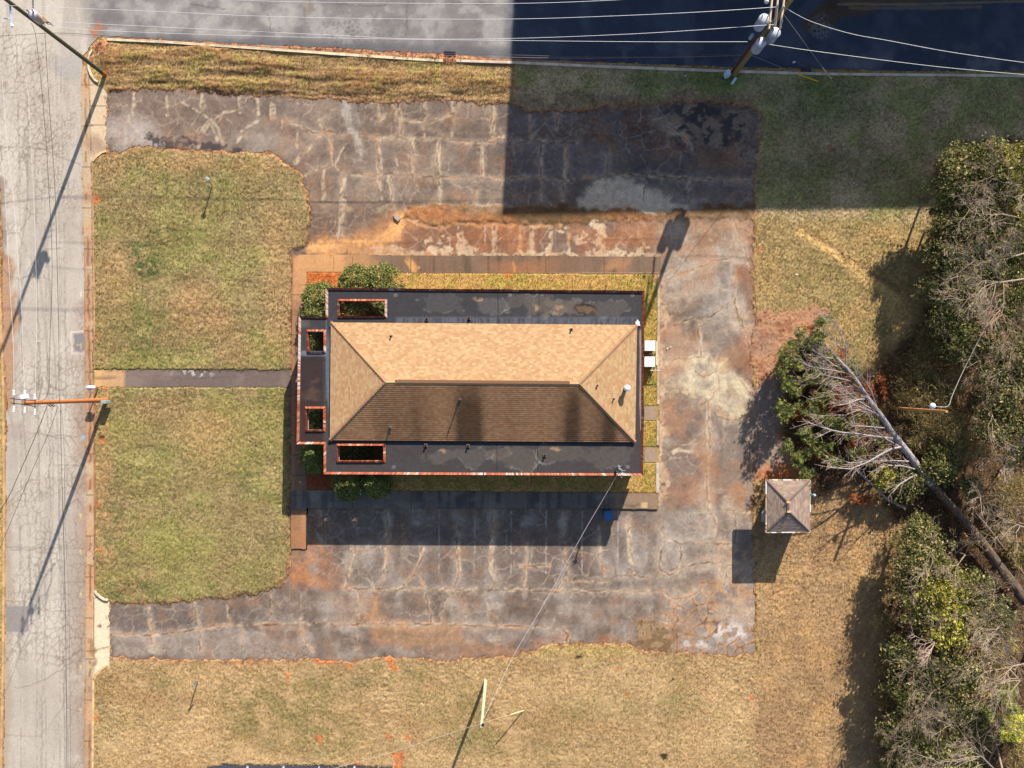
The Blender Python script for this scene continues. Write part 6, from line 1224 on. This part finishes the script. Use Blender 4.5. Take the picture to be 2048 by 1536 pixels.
# brush
GB = 'tangled brown brush around the lamp pole'
for k, (px, py, r) in enumerate(((1884, 335, 18), (1868, 470, 20), (1866, 540, 18), (1872, 600, 22), (1866, 660, 24), (1790, 1080, 24), (1778, 1160, 22), (1768, 1240, 22), (1766, 1330, 20), (1762, 1400, 22), (1760, 1470, 20), (1758, 1528, 20))):
    leafy('brush', px, py, r, 1.2, 'low brown brush fringing the lawn, %s' % ['at the north tip of the thicket', 'below the office shadow', 'second below the office shadow', 'level with the sweeping tree', 'beside the pale sapling', 'north end of the south woods', 'second from the north end of the south woods', 'third from the north end of the south woods', 'fourth from the north end of the south woods', 'third from the bottom edge', 'second from the bottom edge', 'at the bottom edge'][k], 'twig', 900, .05, 'brush', 'low brush fringing the woods', .4, 26, .3, .4)
for px, py, r, z, lab in ((1840, 745, 44, 1.6, 'brown brush in the grass above the lamp pole, left clump'), (1895, 770, 40, 2.2, 'brown brush above the lamp, right clump'), (1830, 800, 40, 1.8, 'thin brown brush around the foot of the lamp pole'), (1905, 855, 44, 2.8, 'golden brush just below the white lamp'), (1855, 870, 40, 2.0, 'dark tangled brush between trunk and golden brush'),
                           (1935, 900, 40, 2.6, 'brown brush right of the golden brush'), (1850, 690, 30, 1.2, 'sparse brush at the lawn edge below the thicket'), (2000, 1042, 34, 1.0, 'brown brush right of the fallen trunk'), (2042, 1095, 34, 1.2, 'brown brush near the right edge below the fallen trunk'), (2025, 985, 40, 2.0, 'brown brush on the right edge above the fallen trunk'),
                           (1980, 1370, 44, 2.4, 'brown brush between the big right tree and the yellow pine'), (2040, 1500, 40, 2.4, 'brown brush in the bottom right corner'), (1960, 1470, 36, 2.2, 'brown brush under the big bottom tree')):
    leafy('brush', px, py, r, z, lab, 'twig', 2800, .055, 'brush', GB, .5, 40, .3, .35)
for k, (px, py) in enumerate(((1905, 850), (1850, 780), (1940, 905), (1880, 860), (1900, 770), (1985, 1075), (2010, 1000), (1800, 870))):
    bare([(px, py, .1), (px + 3, py + 2, 1.2)], 0, 360, 1.5, 'tangle of brown leafless stems, ' + ['in the golden brush below the lamp', 'above the foot of the lamp pole', 'right of the golden brush', 'between the golden brush and the trunk', 'above the white lamp', 'right of the fallen trunk', 'on the right edge above the fallen trunk', 'close along the fallen trunk'][k], 'bare_shrub', (176, 150, 108), 3, 50 + k, 9, .03, .2, .5, 'leafless shrubs of the brush')

# needles
def needles(P, rs, L=.2, w=.02, per=14):
    n = len(P); P = np.repeat(P, per, 0); m = len(P); d = rs.normal(size=(m, 3)); d[:, 2] = d[:, 2] * .7 + .35; d /= np.linalg.norm(d, axis=1)[:, None]; s = np.cross(d, rs.normal(size=(m, 3))); s /= np.linalg.norm(s, axis=1)[:, None]
    l = L * rs.uniform(.6, 1.2, m)[:, None]; return np.stack([P - s * w, P + s * w, P + d * l], 1)
def pine_part(name, zones, cols, parent, seed, per=14, dens=1.0, L=.2):
    rs = np.random.RandomState(seed); PP = []
    for px, py, rx, ry, z in zones:
        n = int(rx * ry * .24 * dens); m = 5 + n // 12; cx = rs.normal(0, .42, m) * rx + px; cy = rs.normal(0, .42, m) * ry + py; k = rs.randint(0, m, n)
        x = cx[k] + rs.normal(0, 3.2, n); y = cy[k] + rs.normal(0, 3.2, n); zz = z * rs.uniform(.35, 1.05, n); s = (H - zz) / FPX
        PP.append(np.stack([(x - 1024) * s, -(y - 768) * s, zz], 1))
    P = np.concatenate(PP); V = needles(P, rs, L, per=per); pc_ = np.array([D(*c, k=.95) for c in cols]); C = np.repeat(pc_[rs.randint(0, len(pc_), len(P))] * rs.lognormal(0, .2, len(P))[:, None], per, 0)
    return quads_mesh(name, V, np.clip(C, 0, .8), M_needle, parent, nper=3)
# the fallen pine
fp_ = empty('fallen_pine', G(1904, 1012, 0), 'large grey trunked pine lying on its side with green and rust brown needles', 'tree')
TR = [(1650, 690, 1.9, .05), (1671, 714, 2.0, .09), (1692, 735, 2.1, .13), (1709, 755, 2.1, .16), (1724, 780, 2.1, .19), (1736, 798, 2.0, .21), (1761, 830, 1.9, .24), (1785, 867, 1.8, .27), (1797, 882, 1.7, .31), (1819, 911, 1.6, .32), (1842, 943, 1.5, .33), (1862, 968, 1.4, .33), (1882, 990, 1.3, .34), (1906, 1015, 1.2, .35), (1936, 1050, 1.1, .37), (1970, 1092, 1.0, .40), (2008, 1146, .9, .44), (2060, 1215, .8, .5)]
b = MB(); TP = [G(*t[:3]) for t in TR]; TQ, TRr = [], []
for i in range(len(TP) - 1):
    for k in range(6): t = k / 6; TQ.append(TP[i].lerp(TP[i + 1], t) + Vector((rnd.gauss(0, .012), rnd.gauss(0, .012), 0))); TRr.append((TR[i][3] * (1 - t) + TR[i + 1][3] * t) * .86 * rnd.uniform(.93, 1.07))
b.tube(TQ, TRr, 14, D(176, 166, 168)); 
for i in range(len(b.c)):
    seg_i = i // 14 / 6; f = rnd.choice((.55, .75, .9, 1.05, 1.2)); b.c[i] = tuple(x * f for x in (D(172, 162, 160) if seg_i < 11 else D(112, 92, 76)))
b.build('trunk', M_bark, fp_)
LB = [[(1829, 938), (1805, 932), (1776, 931), (1758, 934)], [(1817, 923), (1785, 921), (1751, 921), (1700, 926), (1674, 917)], [(1802, 894), (1782, 898), (1758, 911), (1734, 925), (1700, 938), (1660, 935)], [(1797, 892), (1773, 879), (1751, 859), (1728, 815)],
      [(1785, 877), (1760, 874), (1734, 871), (1717, 868), (1686, 865), (1661, 860), (1642, 854), (1617, 845)], [(1768, 856), (1734, 853), (1714, 852)], [(1758, 833), (1749, 825), (1725, 816), (1700, 806), (1685, 800)], [(1742, 818), (1717, 802), (1700, 790), (1675, 762)], [(1732, 798), (1717, 799), (1700, 806), (1676, 811)],
      [(1714, 757), (1717, 730)], [(1752, 808), (1742, 782), (1732, 764), (1719, 744)], [(1726, 780), (1699, 774), (1655, 769), (1611, 765), (1592, 761)], [(1708, 764), (1674, 756), (1655, 751), (1636, 745)], [(1696, 747), (1667, 741), (1636, 736), (1611, 730)], [(1695, 744), (1667, 730), (1649, 716), (1636, 705), (1611, 695)],
      [(1684, 732), (1636, 730), (1602, 726)], [(1671, 717), (1649, 715), (1630, 704)], [(1692, 733), (1667, 706), (1645, 682)], [(1655, 702), (1640, 692), (1615, 680), (1605, 675)], [(1692, 733), (1692, 710), (1692, 694), (1682, 669), (1676, 656), (1664, 641)], [(1692, 712), (1677, 692), (1665, 675), (1657, 662)], [(1700, 806), (1714, 870), (1732, 900)], [(1830, 950), (1800, 968), (1786, 984)], [(1728, 780), (1700, 788), (1660, 790), (1620, 800)], [(1740, 812), (1690, 830), (1640, 832)]]
Rf = random.Random(33)
for i, L_ in enumerate(LB):
    n = len(L_); z0 = 1.9; end = rnd.uniform(2.4, 4.2) if i < 9 else rnd.uniform(1.8, 3.3); P = [G(x, y, z0 + (end - z0) * (k / (n - 1)) ** .8) for k, (x, y) in enumerate(L_)]; r = .045 if 1 < n < 5 else .055
    if i in (2, 4): r = .09
    if i < 9 and i not in (2, 4): r = .06
    b = MB(); b.tube(P, [r * (1 - .7 * k / (n - 1)) for k in range(n)], 8, D(176, 164, 162))
    for k in range(1, n):
        for _ in range(6):
            s = P[k - 1].lerp(P[k], Rf.random()); d = (P[k] - P[k - 1]).normalized(); a = Rf.uniform(-.9, .9); d = Vector((d.x * math.cos(a) - d.y * math.sin(a), d.x * math.sin(a) + d.y * math.cos(a), Rf.uniform(-.3, .5)))
            m_ = s + d * Rf.uniform(.4, .9); b.tube([s, m_, m_ + d * .5 + Vector((0, 0, Rf.uniform(-.2, .3)))], [.016, .011, .006], 4, D(180, 160, 144), cap=False)
            for _2 in range(3): q = m_ + d * Rf.uniform(-.1, .4); b.tube([q, q + d * .35 + Vector((Rf.uniform(-.35, .35), Rf.uniform(-.35, .35), Rf.uniform(-.1, .3)))], [.009, .005], 3, D(186, 164, 146), cap=False)
    b.build('limb', M_bark, fp_)
gz = [(1641, 645, 13, 14, 2.8), (1655, 642, 8, 9, 2.6), (1638, 668, 16, 14, 2.8), (1602, 668, 10, 12, 2.8), (1588, 690, 20, 10, 3.0), (1612, 690, 18, 10, 2.6), (1572, 712, 20, 16, 3.1), (1592, 726, 18, 14, 2.6), (1565, 742, 14, 16, 3.0), (1578, 768, 18, 16, 2.8), (1590, 782, 14, 12, 2.6), (1562, 808, 12, 10, 2.8), (1570, 832, 16, 18, 2.8), (1590, 815, 16, 10, 2.4), (1606, 862, 14, 10, 2.6), (1622, 878, 18, 12, 2.4),
      (1577, 895, 12, 14, 2.6), (1596, 918, 18, 18, 2.8), (1610, 945, 16, 16, 2.4), (1660, 918, 14, 12, 2.4), (1680, 930, 14, 8, 2.0), (1712, 905, 18, 12, 2.2), (1650, 838, 14, 10, 2.4), (1718, 832, 10, 8, 2.2), (1745, 846, 14, 8, 2.0), (1700, 845, 14, 8, 2.2), (1760, 888, 12, 14, 1.8), (1740, 925, 14, 8, 1.8), (1680, 735, 12, 8, 2.0), (1706, 725, 9, 9, 1.6), (1716, 742, 8, 10, 1.5), (1660, 765, 24, 8, 1.8), (1635, 745, 20, 12, 2.0), (1632, 800, 20, 8, 2.0), (1700, 795, 8, 6, 1.9), (1655, 890, 14, 12, 2.0), (1620, 700, 26, 20, 1.8), (1640, 720, 30, 20, 1.6), (1625, 760, 26, 14, 2.2), (1650, 790, 22, 10, 2.0), (1628, 822, 20, 12, 2.2), (1672, 850, 22, 12, 2.2), (1632, 900, 18, 14, 2.2), (1700, 870, 20, 10, 2.0)]
pine_part('foliage', gz, ((118, 124, 62), (146, 144, 72), (90, 100, 50), (168, 160, 84), (72, 84, 44), (56, 66, 38)), fp_, 71, dens=3.2)
bz = [(1618, 658, 12, 8, 2.0), (1685, 705, 8, 10, 1.4), (1655, 800, 30, 14, 1.6), (1690, 790, 26, 12, 1.6), (1705, 820, 20, 14, 1.5), (1622, 840, 18, 16, 1.4), (1660, 825, 26, 18, 1.2), (1710, 880, 18, 18, 1.5), (1640, 905, 20, 12, 1.3), (1690, 860, 24, 14, 1.2), (1665, 740, 36, 20, .9), (1640, 770, 40, 16, .9), (1740, 780, 8, 8, .6), (1770, 870, 8, 8, .8), (1600, 830, 20, 20, 1.0)]
pine_part('dead_foliage', bz, ((176, 96, 50), (140, 76, 42), (196, 120, 70), (110, 60, 36)), fp_, 72, dens=2.4)
bh = empty('brown_brush_heap', G(1727, 1002, 0), 'heap of rust brown dead needles on the lawn left of the dark evergreen', 'brush'); pine_part('foliage', [(1722, 998, 24, 12, .9), (1735, 1005, 14, 8, .8)], ((176, 104, 60), (150, 84, 48), (200, 136, 88)), bh, 73, dens=2); 
b = MB(); b.tube([G(1700, 1008, .1), G(1725, 1000, .4), G(1748, 985, .3)], .04, 5, D(150, 120, 100)); b.build('stem', M_bark, bh)
bh = empty('dead_branch', G(1762, 765, 0), 'rust brown dead pine branch lying in the east grass', 'branch'); pine_part('foliage', [(1762, 760, 7, 14, .5), (1768, 782, 8, 14, .5)], ((150, 84, 46), (120, 66, 38), (176, 110, 66)), bh, 74, dens=2)
b = MB(); b.tube([G(1758, 745, .1), G(1765, 770, .25), G(1775, 800, .1)], .03, 5, D(130, 96, 76)); b.build('stem', M_bark, bh)
def log(pts, r, label, col=(170, 160, 160)):
    P = [G(*p) for p in pts]; e = empty('fallen_log', (P[0].x, P[0].y, 0), label, 'log'); b = MB(); b.tube(P, [r * (1 - .3 * i / len(P)) for i in range(len(P))], 9, D(*col)); b.build('trunk', M_bark, e)
    b = MB(); m = P[len(P) // 2]; b.tube([m, m + Vector((-.3, .35, .3)), m + Vector((-.5, .7, .35))], [.04, .03, .012], 5, D(*col)); b.build('branch_stub', M_bark, e)
log([(1712, 938, 1.2), (1735, 960, .9), (1757, 982, .7), (1775, 998, .6), (1812, 1018, .5)], .10, 'slim grey log running down right below the pine limbs')
log([(1934, 1008, .8), (1970, 1048, .8), (2010, 1100, .7), (2060, 1165, .6)], .10, 'long thin brown log parallel to the fallen pine trunk', (140, 116, 96))
# two yellow pines bottom right
for px, py, r, lab in ((2005, 1410, 30, 'olive pine with bunched needles near the bottom right'), (2030, 1455, 26, 'bright yellow green pine with bunched needles, bottom right')):
    e = empty('pine_tree', G(px - 6, py - 8, 0), lab, 'tree'); pine_part('crown', [(px + rnd.uniform(-r, r), py + rnd.uniform(-r, r), 12, 12, rnd.uniform(3.4, 4.6)) for _ in range(9)], ((176, 172, 72), (196, 186, 84), (140, 144, 60)) if r == 26 else ((130, 134, 62), (150, 148, 72), (104, 112, 50)), e, 80 + r, dens=3.2, L=.24)
    b = MB(); g0 = e.location; g1 = G(px, py, 3.6); b.tube([g0, g0.lerp(g1, .5), g1], [.12, .09, .05], 7, D(130, 108, 92)); b.build('trunk', M_bark, e)
# leaf litter and twigs on the woodland floor
rs = np.random.RandomState(9); N_l = 26000; px = rs.uniform(1560, 2140, N_l * 2); py = rs.uniform(240, 1600, N_l * 2); ok = rs.rand(N_l * 2) < sample(m_wd, px, py); px, py = px[ok], py[ok]; n = len(px)
P = np.stack([(px - 1024) * kx, -(py - 768) * kx, rs.uniform(.05, .22, n) + sample(ZG, px, py).clip(0)], 1); pc_ = np.array([D(*c) for c in ((150, 104, 70), (120, 82, 54), (176, 132, 90), (96, 64, 44), (190, 150, 110))])
tag(quads_mesh('leaf_litter', leaf_quads(P, .06, rs), pc_[rs.randint(0, 5, n)] * rs.lognormal(0, .2, n)[:, None], M_leaf), 'fallen brown leaves and twigs carpeting the woods', 'leaf litter', kind='stuff')
